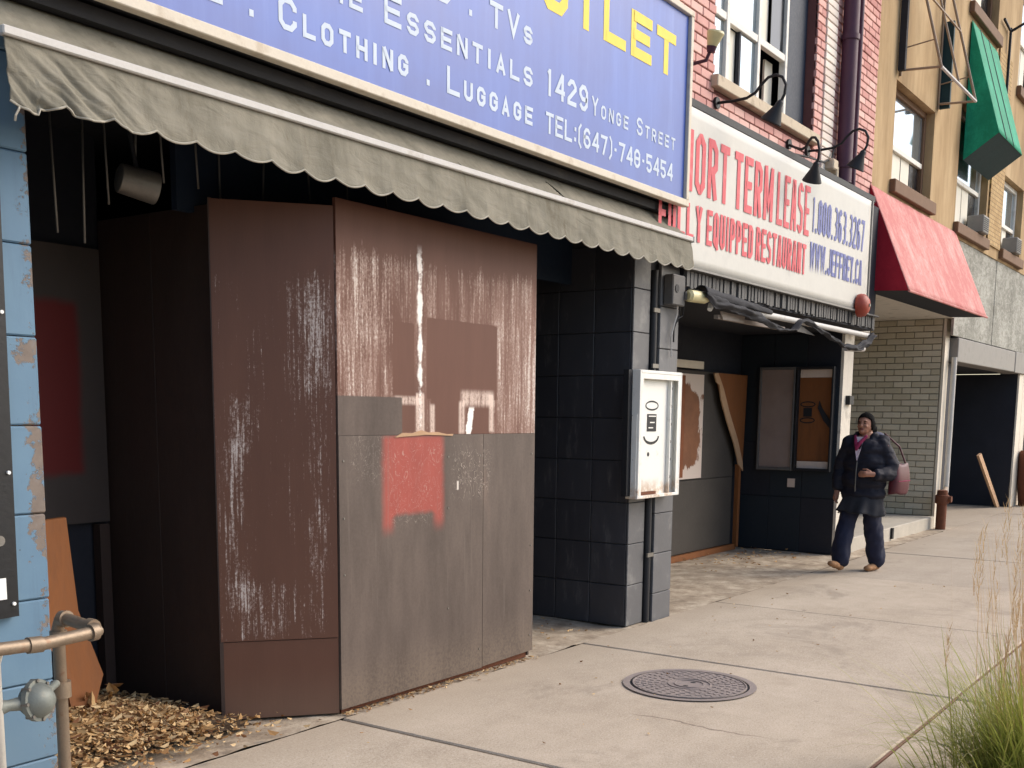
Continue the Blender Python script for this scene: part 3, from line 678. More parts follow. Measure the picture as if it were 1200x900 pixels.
for k, (a, b) in enumerate(((7.52, 1.99), (7.56, 2.1), (7.62, 2.25))):
    MB().tube([(a, 3.80, 2.37), (a+.03, 3.82, 2.3), (a-.02, 3.835, (b+2.3)/2), (a-.01*k, 3.84, b)], .006, 5).build('wire', 'white_aluminium' if k == 0 else 'black_metal', jb)
wl = thing('wall_lamp', (7.75, 3.74, 2.40), 'small cream capsule lamp beside the junction box', 'lamp')
MB().tube([(7.60, 3.76, 2.44), (7.615, 3.755, 2.44), (7.80, 3.72, 2.44), (7.83, 3.715, 2.44), (7.838, 3.714, 2.44)], [.03, .045, .045, .035, .01], 14).build('diffuser', 'lamp_cream', wl, True)
bx('bracket', 'rib_grey', wl, 7.58, 7.66, 3.765, 3.86, 2.41, 2.47)
MB().tube([(7.90, 3.72, 2.36), (7.93, 3.72, 2.40)], [.02, .026], 10).build('bulb', 'sticker_white', wl)

# ------------------------------------------------------------------ manhole cover in the pavement
mh = thing('manhole_cover', (5.70, 2.73, 0), 'round cast iron manhole cover set in the pavement', 'manhole cover')
def disc(r0, r1, z, n=64, cx=5.70, cy=2.73):
    m = MB()
    for i in range(n):
        a, b = 2*math.pi*i/n, 2*math.pi*(i+1)/n
        m.quad(*[(cx+r*math.cos(t), cy+r*math.sin(t), z) for r, t in ((r0, a), (r1, a), (r1, b), (r0, b))])
    return m
disc(.345, .385, .009).build('frame_ring', 'cast_iron', mh)
disc(.332, .3445, .0055).build('gap_ring', 'black_metal', mh)
disc(.0, .331, .0075).build('lid', 'cast_iron', mh)
q = MB()
for ring, n in ((.30, 34), (.262, 30), (.224, 26), (.186, 20), (.15, 16)):
    for i in range(n):
        t = 2*math.pi*(i+.5*(ring*100 % 2))/n; c, s = math.cos(t), math.sin(t); L, Wd = .012, ring*math.pi/n*.55
        P = [(ring+L, -Wd), (ring+L, Wd), (ring-L, Wd), (ring-L, -Wd)]
        q.poly([(5.70+a*c-b*s, 2.73+a*s+b*c, .0072) for a, b in P], (0, 0, .004))
for i in range(36):
    t0, t1 = 2*math.pi*i/36, 2*math.pi*(i+1)/36
    for r_ in (.322, .118, .08): q.poly([(5.70+r*math.cos(t), 2.73+r*math.sin(t), .0074) for r, t in ((r_, t0), (r_+.008, t0), (r_+.008, t1), (r_, t1))], (0, 0, .005))
tag(q.build('relief', 'cast_iron', mh), kind='stuff')
for s_ in (-1, 1): MB().tube([(5.70+.05*s_, 2.73, .0076), (5.70+.05*s_, 2.73, .0078)], .016, 12).build('pick_hole', 'black_metal', mh)

# ------------------------------------------------------------------ pink brick building with the closed restaurant
def wall_holes(m, x0, x1, z0, z1, y0, y1, holes):
    """boxes filling a wall around rectangular openings (x0,x1,z0,z1)"""
    xs = sorted({x0, x1, *[h[0] for h in holes], *[h[1] for h in holes]}); 
    for a, b in zip(xs, xs[1:]):
        cuts = sorted([(h[2], h[3]) for h in holes if h[0] <= a+1e-6 and h[1] >= b-1e-6]); z = z0
        for c, d in cuts:
            if c > z: m.box(a, b, y0, y1, z, c)
            z = max(z, d)
        if z < z1: m.box(a, b, y0, y1, z, z1)
    return m
rb = thing('brick_building', (7.68, 3.95, 0), 'pink brick building above the closed restaurant front', 'building')
WX0, WX1, WZ0, WZ1 = 8.33, 10.52, 4.20, 6.3
wall_holes(MB(), 7.67, 12.36, 2.62, 9.0, 3.962, 4.3, [(WX0, WX1, WZ0, WZ1)]).build('mortar_wall', 'dark_mortar', rb)
bx('rear_wall', 'dark_wall', rb, 7.67, 12.36, 6.6, 6.7, 0, 9.0)
bx('roof', 'dark_ceiling', rb, 7.67, 12.36, 3.95, 12, 9.0, 9.2)
BL, BH, JT = .2, .062, .010
bmesh_cache = {}
def brick_mesh(l, y0, d, h):
    key = (round(l, 3), d, h)
    if key not in bmesh_cache:
        q = MB().cbox(-l/2, l/2, -d/2, d/2, -h/2, h/2, .004); me = bpy.data.meshes.new('brick'); me.from_pydata(q.v, [], q.f); bmesh_cache[key] = me
    return bmesh_cache[key]
mass = MB(); nb_ = 0
vis = lambda x, z: (x < 8.45 and 3.86 < z < 5.2) or (z < 4.12 and x < 12) or (10.5 < x < 12.3 and 3.86 < z < 5.35)
row = 0; z = 3.86
while z < 6.6:
    x = 7.68-(row % 2)*(BL+JT)/2
    while x < 12.33:
        a, b = max(x, 7.68), min(x+BL, 12.34); spans = [(a, b)]
        if z+BH > WZ0-.1 and z < WZ1:
            spans = []
            if a < WX0-.0: spans.append((a, min(b, WX0)))
            if b > WX1: spans.append((max(a, WX1), b))
        sp2 = []
        for a, b in spans:
            if b > 10.735 and a < 11.025:
                if a < 10.735: sp2.append((a, 10.729))
                if b > 11.025: sp2.append((11.031, b))
            else: sp2.append((a, b))
        if x <= 10.74 < x+BL+JT: sp2.append((10.737, 11.023))
        for a, b in sp2:
            if b-a < .025: continue
            xc = (a+b)/2
            pier = abs(xc-10.88) < .02
            if pier or (vis(xc, z) and nb_ < 255):
                me = brick_mesh(b-a, 0, .03, BH)
                o = bpy.data.objects.new('brick', me.copy() if pier else me); COL.objects.link(o); o.parent = rb
                o.data.materials.clear(); o.data.materials.append(MATS['white_brick' if pier else 'pink_brick'])
                o.location = Vector((xc, 3.965+random.uniform(-.003, .002)-(.012 if pier else 0), z+BH/2))-Vector(rb['_l']); nb_ += 1
            else: mass.cbox(a, b, 3.95+random.uniform(-.003, .002), 3.98, z, z+BH, .004)
        x += BL+JT
    z += BH+JT; row += 1
tag(mass.build('brickwork', 'pink_brick_mass', rb), kind='stuff')
# first-floor window
win = bx('window', 'dark_wall', rb, WX0, WX1, 4.28, 4.30, WZ0, WZ1)
for b in ((WX0, WX0+.035), (8.635, 8.70), (9.27, 9.325), (9.885, 9.935)):
    MB().cbox(b[0], b[1], 4.0, 4.06, WZ0+.03, WZ1, .004).build('mullion', 'window_white', win)
for a, b in ((WX0+.036, 8.634), (8.701, 9.269), (9.326, 9.884)): MB().cbox(a, b, 4.005, 4.055, 4.705, 4.765, .004).build('transom', 'window_white', win)
MB().cbox(WX0, 9.935, 3.99, 4.06, WZ0, WZ0+.029, .004).build('bottom_rail', 'window_white', win)
for a, b, z0, z1, m in ((8.366, 8.634, 4.23, 4.70, 'sky_glass'), (8.70, 8.93, 4.23, 4.70, 'blind_white'), (8.965, 9.269, 4.23, 4.70, 'sky_glass'), (8.366, 8.634, 4.766, 6.28, 'sky_glass'), (8.70, 9.269, 4.766, 6.28, 'sky_glass'), (9.326, 9.60, 4.766, 6.28, 'blind_white'), (9.60, 9.884, 4.766, 6.28, 'dark_glass')):
    bx('pane', m, win, a, b-.001, 4.03+(.03 if m == 'blind_white' else 0), 4.036+(.03 if m == 'blind_white' else 0), z0, z1)
bx('sash_stile', 'dark_wall', win, 8.931, 8.964, 4.02, 4.05, 4.23, 4.70)
bx('board', 'orange_ply', win, 9.33, 9.70, 4.16, 4.18, 4.23, 4.70)
bx('reveal', 'blind_white', win, 9.71, 9.88, 4.12, 4.14, 4.23, 4.70)
bx('shutter', 'dark_blue_shutter', rb, 9.96, 10.50, 4.05, 4.08, WZ0, WZ1)
MB().cbox(WX0-.06, WX1+.04, 3.89, 4.02, 4.105, 4.195, .006).build('sill', 'sill_cream', rb)
# fascia strip, ribbed metal, soffit and recess
MB().cbox(7.47, 11.99, 3.79, 3.945, 3.795, 3.855, .004).build('fascia_strip', 'black_metal', rb)
bx('fascia_core', 'dark_wall', rb, 7.67, 12.34, 3.84, 3.96, 2.50, 3.79)
q = MB(); x = 7.68
while x < 12.28:
    q.box(x, x+.035+random.uniform(0, .02), 3.808+random.uniform(0, .015), 3.838, 2.505+random.uniform(0, .02), 2.635); x += .068
tag(q.build('ribbed_metal', 'rib_grey', rb), kind='stuff')
bx('ledge', 'rib_grey', rb, 7.68, 12.28, 3.775, 3.837, 2.638, 2.652)
bx('soffit', 'dark_ceiling', rb, 7.67, 12.34, 3.97, 6.6, 2.50, 2.56)
bx('left_wall', 'dark_wall', rb, 7.665, 7.70, 3.92, 6.6, 0, 2.5)
bx('back_wall', 'dark_wall', rb, 7.70, 12.3, 5.36, 5.40, 0, 2.5)
bx('grey_board', 'taupe_board', rb, 8.9, 12.02, 5.30, 5.32, .07, .86, c=.003)
bx('grey_board', 'taupe_board', rb, 8.9, 12.06, 5.315, 5.335, .862, 2.04, c=.003)
bx('kick_board', 'orange_ply', rb, 8.9, 12.1, 5.26, 5.30, 0.0, .065)
bx('head_strip', 'pale_jamb', rb, 8.9, 11.12, 5.28, 5.312, 2.06, 2.14)
bx('door_edge', 'orange_ply', rb, 12.07, 12.13, 5.24, 5.29, .03, 1.0)
q = MB().poly([(x, 5.25, z) for x, z in ((11.33, 2.03), (12.24, 2.03), (12.19, .98), (12.09, 1.05), (11.95, 1.28), (11.70, 1.55), (11.5, 1.82), (11.42, 1.95))], (0, .018, 0)); q.build('broken_plywood', 'orange_ply', rb)
q = MB(); ed = [(11.30, 2.02), (11.36, 1.93), (11.44, 1.90), (11.5, 1.74), (11.66, 1.52), (11.90, 1.24), (12.05, 1.0), (12.18, .92), (12.16, 1.03), (11.99, 1.30), (11.74, 1.60), (11.56, 1.86), (11.45, 1.98), (11.40, 2.03)]
q.poly([(x, 5.235, z) for x, z in ed], (0, .014, 0)); q.build('splintered_edge', 'pale_split_wood', rb)
po = bx('poster', 'stained_poster', rb, 10.62, 11.16, 5.29, 5.298, .88, 2.0)
bx('torn_border', 'poster_brown', po, 10.62, 10.70, 5.2865, 5.2895, .9, 1.98)
for j, (a, b) in enumerate(((4.175, 4.56), (4.565, 4.95), (4.955, 5.355))):           # dark cladding panels of the side wall
    for i in range(4):
        z0 = .01+i*.63; MB().cbox(12.30, 12.312, a, b, z0, z0+.624 if i < 3 else 2.49, .003).build('cladding_panel', 'dark_teal_shutter' if (i+j) % 3 else 'dark_wall', rb)
bx('side_wall', 'dark_wall', rb, 12.313, 12.36, 4.20, 6.6, 0, 2.5)
bx('end_pier', 'light_plaster', rb, 12.30, 12.62, 4.14, 4.172, 0, 2.5)
bx('end_pier', 'rib_grey', rb, 12.32, 12.62, 4.173, 4.4, 0, 2.5)
bx('switch', 'black_metal', rb, 12.42, 12.56, 4.09, 4.138, 1.70, 1.80)
bx('party_wall', 'light_plaster', rb, 12.362, 12.62, 3.97, 4.13, 2.5, 4.0)

# display cases on the dark side wall
for k, (a, b, lab) in enumerate(((4.66, 5.09, 'fogged display case on the dark side wall, the one further from the street'), (4.215, 4.645, 'display case with orange backing on the dark side wall, nearest the street'))):
    d = thing('display_case', (12.3, (a+b)/2, .95), lab, 'display case', 'display cases in the restaurant recess'); z0, z1 = .945, 2.12
    bx('back_panel', 'orange_ply' if k else 'poster_brown', d, 12.275, 12.298, a+.02, b-.02, z0+.02, z1-.02)
    for p in ((a, a+.022, z0, z1), (b-.022, b, z0, z1), (a+.023, b-.023, z1-.03, z1), (a+.023, b-.023, z0, z0+.03)):
        MB().cbox(12.21, 12.298, *p, .003).build('frame_bar', 'rib_grey' if k == 0 else 'black_metal', d)
    bx('paper_strip', 'poster_white', d, 12.258, 12.262, a+.03, b-.03, z0+.031, z0+.11)
    if k:
        bx('paper_strip', 'poster_white', d, 12.258, 12.262, a+.03, b-.03, z1-.12, z1-.031)
        ringy(0, 0, .1, .03, .012, 0, 6.2832, 0)
        m = MB()
        for cz in (1.52, 1.70): 
            n = 20
            for i in range(n):
                A, B = 6.2832*i/n, 6.2832*(i+1)/n
                m.quad(*[(12.2735, 4.52+(.09+q_)*math.cos(t), cz+(.035+q_)*math.sin(t)) for t, q_ in ((A, 0), (B, 0), (B, -.014), (A, -.014))])
        m.box(12.272, 12.2745, 4.47, 4.57, 1.56, 1.66); m.build('printed_mark', 'black_metal', d)
        MB().poly([(12.26, y, z) for y, z in ((4.24, 1.5), (4.24, 1.42), (4.33, 1.52), (4.40, 1.66), (4.385, 1.74), (4.35, 1.66))], (.012, 0, 0)).build('torn_film', 'black_fabric', d)
    else:
        def m_fog(g):
            n = g.noise(g.pos(), 4, 5, .6); g.out(g.mix(n, lin((120, 104, 98)), lin((158, 142, 134))), .35, 0, n, .05, .01, .5)
        mat('fogged_pane', m_fog); bx('pane', 'fogged_pane', d, 12.235, 12.241, a+.023, b-.023, z0+.031, z1-.031)
alone('small_plate', MB().cbox(12.29, 12.299, 4.64, 4.73, .75, .85, .002), 'poster_white', 'small pale square plate on the dark wall below the display cases', 'plate', (12.3, 4.68, .75))

# ------------------------------------------------------------------ lease banner
bn = thing('lease_banner', (9.6, 3.84, 2.65), 'white short term lease banner with red and blue lettering', 'banner')
def f_ban(a, b):
    x = 7.42+a*4.43; z = 2.656+b*1.132; return (x, 3.785+.003*nz(x*1.5, z*1.3)*math.sin(b*math.pi), z)
MB().grid(f_ban, 60, 16).build('sheet', 'banner_white', bn, 'all', .002)
BY = 3.779
text(bn, 'banner_red', 'SHORT', 7.27, 8.30, 3.195, .435, .062, BY, gap=.26)
text(bn, 'banner_red', 'TERM', 8.40, 9.20, 3.195, .435, .062, BY, gap=.26)
text(bn, 'banner_red', 'LEASE', 9.29, 10.07, 3.195, .435, .058, BY, gap=.26)
text(bn, 'banner_red', 'FULLY', 7.14, 7.85, 2.848, .262, .046, BY, gap=.24)
text(bn, 'banner_red', 'EQUIPPED', 7.925, 8.815, 2.848, .262, .044, BY, gap=.24)
text(bn, 'banner_red', 'RESTAURANT', 8.875, 10.03, 2.848, .268, .044, BY, gap=.22)
text(bn, 'banner_blue', '1.800.363.3267', 10.15, 11.66, 3.25, .31, .045, BY, gap=.22)
text(bn, 'banner_blue', 'WWW.JEFFREY.CA', 10.13, 11.64, 2.91, .25, .045, BY, gap=.18)
for b in ((11.851, 11.885, 3.77, 3.80, 2.655, 3.79),): MB().cbox(*b, .003).build('edge_bar', 'grey_steel', bn)
bx('batten', 'grey_steel', bn, 7.5, 11.885, 3.765, 3.80, 2.640, 2.655)

# gooseneck lamps over the banner
def gooseneck(x, lab, z=4.0, y=3.945, swing=0., drop=0.):
    t = thing('gooseneck_lamp', (x, y, z), lab, 'lamp', 'gooseneck lamps above the lease banner')
    P = [(0, 0), (-.14, -.005), (-.26, .0), (-.33, .03), (-.38, .085), (-.43, .125), (-.49, .135), (-.545, .11), (-.575, .05), (-.565, -.02), (-.535, -.075)]
    at = lambda a, b: Vector((x+a*math.sin(swing), y+a*math.cos(swing), z+b+a/.55*drop))
    MB().tube([at(a, b) for a, b in P], .0115, 8).build('arm', 'black_metal', t, True)
    MB().tube([(x, y, z), (x, y-.02, z)], .045, 14).build('wall_plate', 'black_metal', t)
    c = at(-.535, -.07); d = Vector((.45*math.sin(swing), .45*math.cos(swing), -.89)).normalized()
    MB().tube([c-d*.015, c, c+d*.03, c+d*.15, c+d*.155], [.012, .024, .028, .083, .084], 22, cap=False).build('shade', 'black_metal', t, True, .003)
    MB().tube([c+d*.03, c+d*.07, c+d*.1], [.015, .03, .012], 12).build('bulb', 'sticker_white', t, True)
gooseneck(8.36, 'black gooseneck lamp in front of the white framed window, leftmost above the banner')
gooseneck(9.895, 'black gooseneck lamp hanging over the white banner, between the other two', 3.99, swing=R(41), drop=.21)
gooseneck(10.36, 'black gooseneck lamp beside the purple drainpipe, rightmost above the banner', 4.02)
fl = thing('floodlight', (7.85, 3.93, 4.25), 'small cream floodlight on the brick wall beside the blue sign', 'lamp')
MB().tube([(7.86, 3.94, 4.16), (7.86, 3.80, 4.17), (7.86, 3.76, 4.25)], .014, 8).build('arm', 'purple_pipe', fl, True)
MB().tube([(7.86, 3.76, 4.25), (7.86, 3.755, 4.27), (7.86, 3.73, 4.35), (7.86, 3.728, 4.36)], [.03, .04, .066, .06], 16).build('head', 'lamp_cream', fl, True)
MB().tube([(7.86, 3.765, 4.22), (7.86, 3.758, 4.26)], [.028, .04], 14).build('socket', 'purple_pipe', fl, True)
alone('cable', MB().tube([(9.99, 3.945, 3.93), (10.3, 3.9, 3.95), (10.7, 3.9, 3.98), (10.95, 3.91, 4.06), (11.05, 3.93, 4.2)], .010, 6), 'black_metal', 'thin dark cable running from the lamps to the purple drainpipe', 'cable', (10.0, 3.94, 3.93))
dp = thing('drainpipe', (11.17, 3.86, 3.86), 'dark purple drainpipe on the pink brick wall', 'drainpipe')
MB().tube([(11.17, 3.862, 3.86), (11.17, 3.862, 9.0)], .078, 18).build('pipe', 'purple_pipe', dp, True)
for zc in (4.0, 5.2, 6.6): MB().tube([(11.17, 3.862, zc), (11.17, 3.862, zc+.05)], .09, 18).build('collar', 'purple_pipe', dp, True)
MB().tube([(11.62, 3.92, 3.9), (11.62, 3.92, 9.0)], .03, 10).build('side_pipe', 'purple_pipe', dp, True)
alone('mount_box', MB().cbox(10.84, 10.98, 3.85, 3.945, 3.94, 4.04, .012).cbox(11.0, 11.06, 3.87, 3.945, 3.87, 4.0, .01), 'sill_cream', 'small tan mounting box beside the drainpipe foot above the banner', 'box', (10.9, 3.9, 3.94))

# torn awning under the banner
ta = thing('torn_awning', (9.8, 3.75, 2.4), 'torn black awning remnant hanging from a white bar under the banner', 'awning')
MB().tube([(8.70, 3.73, 2.41), (11.84, 3.73, 2.41)], .027, 14).build('front_bar', 'white_aluminium', ta, True)
MB().tube([(11.84, 3.73, 2.41), (11.90, 3.73, 2.40)], .036, 12).build('end_cap', 'black_metal', ta, True)
prof = [(7.72, .04, .00), (7.9, .11, .0), (8.1, .10, .02), (8.4, .12, .03), (8.75, .15, .06), (9.05, .185, .125), (9.3, .19, .16), (9.5, .17, .155), (9.75, .08, .05), (9.95, .10, .03), (10.25, .15, .10), (10.6, .20, .155), (10.95, .245, .20), (11.3, .25, .19), (11.6, .20, .12), (11.84, .08, .03)]
def f_torn(a, b):
    x = 7.72+a*(11.84-7.72)
    for (x0, d0, t0), (x1, d1, t1) in zip(prof, prof[1:]):
        if x <= x1+1e-6: k = (x-x0)/(x1-x0); break
    k = k*k*(3-2*k); d = d0+(d1-d0)*k; t = t0+(t1-t0)*k
    z = 2.475-t-(d-t)*b*1.0; return (x, 3.70-.05*math.sin(b*2.6)+.03*nz(x*4, b*3)+.012*nz(x*13+b*6, b*5), z+.012*nz(x*8, b))
MB().grid(f_torn, 220, 12).build('torn_fabric', 'black_fabric', ta, 'all', .004)
def f_roll(a, b):
    x = 7.74+a*1.35; t = b*math.pi; r = .055*(1-.5*a)+.008*nz(x*6, b*4)
    return (x, 3.72-r*math.cos(t-.6), 2.47-a*.04+r*math.sin(t-.6))
MB().grid(f_roll, 50, 12).build('rolled_fabric', 'black_fabric', ta, 'all', .004)
MB().box(8.15, 9.55, 3.76, 3.80, 2.315, 2.345).build('lath', 'grey_lath', ta)
MB().poly([(8.15, 3.74, 2.37), (8.62, 3.74, 2.365), (8.6, 3.74, 2.315), (8.2, 3.74, 2.31)], (0, .01, 0)).build('torn_flap', 'grey_lath', ta)
MB().poly([(9.72, 3.72, 2.36), (9.85, 3.72, 2.375), (10.2, 3.72, 2.31), (9.75, 3.72, 2.32)], (0, .01, 0)).build('torn_flap', 'rib_grey', ta)
MB().tube([(11.2, 3.76, 2.25), (11.75, 3.76, 2.27)], .03, 10).build('lower_tube', 'white_aluminium', ta, True)
bl = thing('alarm_bell', (11.55, 3.76, 2.7), 'rusty red round alarm bell at the lower right corner of the banner', 'bell')
MB().tube([(11.55, 3.768, 2.70), (11.55, 3.74, 2.70), (11.55, 3.70, 2.70), (11.55, 3.665, 2.70), (11.55, 3.655, 2.70)], [.115, .12, .11, .07, .02], 24).build('dome', 'bell_red', bl, True)
MB().tube([(11.55, 3.655, 2.70), (11.55, 3.645, 2.70)], .016, 10).build('bolt', 'dirty_steel', bl)

# ------------------------------------------------------------------ tan stucco building
tb = thing('stucco_building', (12.4, 3.97, 0), 'tan stucco building with red awning and boarded shopfront', 'building')
W_ = [(13.08, 14.72, 4.24, 5.32), (15.98, 17.76, 4.19, 5.75), (18.82, 20.3, 4.19, 5.3), (16.1, 17.72, 7.02, 8.5), (19.25, 20.8, 6.7, 8.3), (13.08, 14.72, 7.02, 8.5)]
wall_holes(MB(), 12.365, 21.6, 4.0, 10.5, 3.97, 4.25, W_).build('upper_wall', 'tan_stucco', tb)
bx('roof', 'dark_ceiling', tb, 12.365, 21.6, 3.97, 14, 10.5, 10.7)
bx('rear_wall', 'dark_wall', tb, 12.365, 21.6, 8.0, 8.1, 0, 10.5)
for i, (a, b, c, d) in enumerate(W_):
    wn = bx('window', 'dark_wall', tb, a, b, 4.22, 4.245, c, d)
    for p in ((a, a+.07, c, d), (b-.07, b, c, d), (a+.071, b-.071, d-.07, d), (a+.071, b-.071, c, c+.05)):
        MB().cbox(p[0], p[1], 4.07, 4.13, p[2], p[3], .005).build('frame', 'brown_trim' if i in (0, 3) else 'window_white', wn)
    zm = c+.40*(d-c) if i < 3 else c+.5*(d-c)
    MB().cbox(a+.071, b-.071, 4.075, 4.125, zm-.03, zm+.03, .004).build('meeting_rail', 'window_white', wn)
    bx('pane', 'sky_glass', wn, a+.071, b-.071, 4.10, 4.105, zm+.031, d-.071)
    for k in range(4):
        x0 = a+.08+k*(b-a-.16)/4; x1 = x0+(b-a-.16)/4-.03
        bx('pane', ('dark_glass', 'blind_white', 'blind_white', 'dark_glass')[k], wn, x0, x1, 4.115, 4.12, c+.051, zm-.031)
    MB().cbox(a-.06, b+.06, 3.90, 4.06, c-.15, c-.005, .008).build('sill', 'brown_trim', tb)
def m_yb(g):
    n = g.n('ShaderNodeTexBrick'); n.inputs['Scale'].default_value = 4.2
    x, y, z = g.sep(g.pos()); cb = g.n('ShaderNodeCombineXYZ'); g.put(x, cb.inputs[0]); g.put(z, cb.inputs[1]); g.t.links.new(cb.outputs[0], n.inputs[0])
    n.inputs['Color1'].default_value = lin((190, 160, 112))+(1,); n.inputs['Color2'].default_value = lin((170, 138, 92))+(1,); n.inputs['Mortar'].default_value = lin((120, 98, 70))+(1,)
    g.out(W(g, n.outputs[0]), .9)
mat('yellow_brickwork', m_yb)
bx('brick_pier', 'yellow_brickwork', tb, 17.86, 18.72, 3.945, 3.968, 4.15, 6.9)
MB().tube([(18.35, 3.93, 5.6), (18.35, 3.93, 7.3)], .02, 6).build('conduit', 'black_metal', tb)
MB().tube([(17.9, 3.93, 7.3), (18.35, 3.93, 7.25), (18.35, 3.6, 7.4)], .02, 6).build('bracket', 'black_metal', tb)
# entrance recess under the red awning
bx('soffit', 'light_plaster', tb, 12.63, 16.5, 3.99, 8.0, 2.95, 3.05)
bx('lintel', 'tan_stucco', tb, 12.63, 16.34, 3.975, 4.3, 3.051, 4.0)
bx('entry_back', 'dark_wall', tb, 12.4, 16.4, 5.9, 5.95, 0, 2.95)
MB().cbox(12.64, 16.36, 4.08, 5.9, -.05, .165, .01).build('step', 'grey_step', tb)
bx('step_bracket', 'black_metal', tb, 14.25, 14.31, 4.05, 4.079, .02, .16)
bx('brick_wall', 'buff_mortar', tb, 16.402, 16.62, 4.12, 5.9, .0, 2.95)
row = 0; z = .17
while z+.076 < 2.95:
    y = 4.14-(row % 2)*.128
    while y < 5.62:
        a, b = max(y, 4.14), y+.245
        if b-a > .03:
            me = brick_mesh(b-a, 0, .03, .076)
            key = ('buff', round(b-a, 3))
            if key not in bmesh_cache:
                mm = me.copy(); mm.transform(Matrix.Rotation(R(90), 4, 'Z')); mm.materials.clear(); mm.materials.append(MATS['buff_brick']); bmesh_cache[key] = mm
            o = bpy.data.objects.new('brick', bmesh_cache[key]); COL.objects.link(o); o.parent = tb
            o.location = Vector((16.40+random.uniform(-.004, .003), (a+b)/2, z+.038))-Vector(tb['_l'])
        y += .256
    z += .087; row += 1
bx('white_quoin', 'pale_jamb', tb, 16.385, 16.62, 4.085, 4.118, 0, 2.95)
bx('pier_head', 'pale_jamb', tb, 16.40, 16.639, 4.03, 4.4, 2.951, 3.99)
# boarded shopfront: plywood sheets, steel lintel, dark shutter
x = 16.36
while x < 21.55:
    x1 = min(x+1.21, 21.6); MB().cbox(x, x1-.008, 3.985+random.uniform(-.006, .006), 4.02, 2.712, 4.14, .002).build('plywood_sheet', 'weathered_plywood', tb); x = x1
bx('sheet_backing', 'dark_wall', tb, 16.64, 21.6, 4.03, 4.3, 2.70, 4.0)
MB().cbox(16.66, 20.6, 3.97, 4.25, 2.36, 2.698, .01).build('lintel_box', 'grey_steel', tb)
MB().cbox(20.61, 21.6, 3.96, 4.25, 2.35, 2.705, .01).build('lintel_box', 'grey_steel', tb)
for k in range(12): MB().cbox(16.9, 21.25, 5.1, 5.13, .02+k*.195, .02+k*.195+.19, .006).build('shutter_slat', 'dark_teal_shutter', tb)
bx('jamb', 'dark_wall', tb, 16.63, 16.9, 4.09, 5.14, 0, 2.36)
bx('recess_ceiling', 'dark_ceiling', tb, 16.64, 21.6, 4.26, 5.14, 2.37, 2.42)
bx('jamb', 'pale_jamb', tb, 21.25, 21.6, 4.0, 4.03, 0, 2.349)
bx('jamb', 'dark_wall', tb, 21.26, 21.6, 4.031, 5.14, 0, 2.349)
MB().tube([(16.60, 4.00, .50), (16.60, 4.00, 2.42)], .038, 12).build('conduit', 'pale_pipe', tb, True)
bx('fixture', 'grey_steel', tb, 18.3, 18.9, 5.0, 5.09, 2.2, 2.25)
st = thing('standpipe', (16.22, 3.97, 0), 'stubby rusty capped standpipe at the foot of the white brick corner', 'standpipe')
MB().tube([(16.22, 3.95, 0), (16.22, 3.95, .36), (16.22, 3.95, .37), (16.22, 3.95, .48), (16.22, 3.95, .49), (16.22, 3.95, .55), (16.22, 3.95, .56)], [.07, .07, .095, .095, .075, .07, .03], 16).build('body', 'rust', st, True)
MB().tube([(16.22, 3.95, .43), (16.22, 3.82, .43)], .045, 12).build('outlet', 'rust', st, True)
MB().tube([(16.22, 3.95, .50), (16.45, 3.97, .56), (16.6, 4.0, .56)], .03, 8).build('side_arm', 'galvanised', st, True)
alone('leaning_plank', MB().poly([(20.16, 4.35, .93), (20.34, 4.35, .97), (21.2, 4.16, .0), (20.98, 4.16, .0)], (0, .04, .0)), 'pale_split_wood', 'pale plank leaning in the dark boarded doorway', 'plank', (21.1, 4.18, 0))
# window air conditioners
for x, z, lab in ((17.25, 4.20, 'grey air conditioner in the lower window beneath the green awning'), (19.6, 4.20, 'grey air conditioner in the far right lower window')):
    ac = thing('air_conditioner', (x, 3.9, z), lab, 'air conditioner', 'window air conditioners')
    MB().cbox(x-.17, x+.17, 3.84, 4.07, z, z+.24, .012).build('case', 'grey_steel', ac)
    for k in range(7): bx('vent_slat', 'black_metal', ac, x-.14, x+.14, 3.834, 3.839, z+.03+k*.027, z+.042+k*.027)

# ------------------------------------------------------------------ awnings on the stucco building
pa = thing('red_awning', (14.1, 3.95, 2.9), 'faded red wedge awning over the recessed brick entrance', 'awning')
Xa, Xb = 12.28, 15.98; yt, zt, yf, zf, yb, zb = 3.945, 4.045, 3.47, 2.905, 3.945, 2.93
def f_pa(a, b): return (Xa+a*(Xb-Xa), yt+(yf-yt)*b-.004*math.sin(b*3.14)*abs(math.sin(a*3*3.14)), zt+(zf-zt)*b+.006*nz(a*9, b*4))
MB().grid(f_pa, 60, 16).build('top_sheet', 'red_vinyl_top', pa, 'all', .004)
for xx in (Xa, Xb): MB().poly([(xx, yt, zt-.004), (xx, yf+.003, zf+.002), (xx, yb, zb)], (.004 if xx == Xa else -.004, 0, 0)).build('side_cheek', 'red_vinyl', pa)
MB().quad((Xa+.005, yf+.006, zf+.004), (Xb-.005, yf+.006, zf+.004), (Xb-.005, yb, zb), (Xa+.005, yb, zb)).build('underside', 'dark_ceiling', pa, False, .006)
MB().tube([(Xa, yf, zf), (Xb, yf, zf)], .014, 8).build('front_tube', 'red_vinyl_top', pa, True)
ga = thing('green_awning', (16.9, 3.95, 5.0), 'green wedge awning over an upper window', 'awning')
ga0, ga1 = 16.16, 17.70; yf, zf, zb = 3.52, 5.32, 5.02; zt = 6.80
MB().grid(lambda a, b: (ga0+a*(ga1-ga0), 3.955+(yf-3.955)*b, zt+(zf-zt)*b+.004*nz(a*9, b*5)), 30, 16).build('top_sheet', 'green_vinyl', ga, 'all', .004)
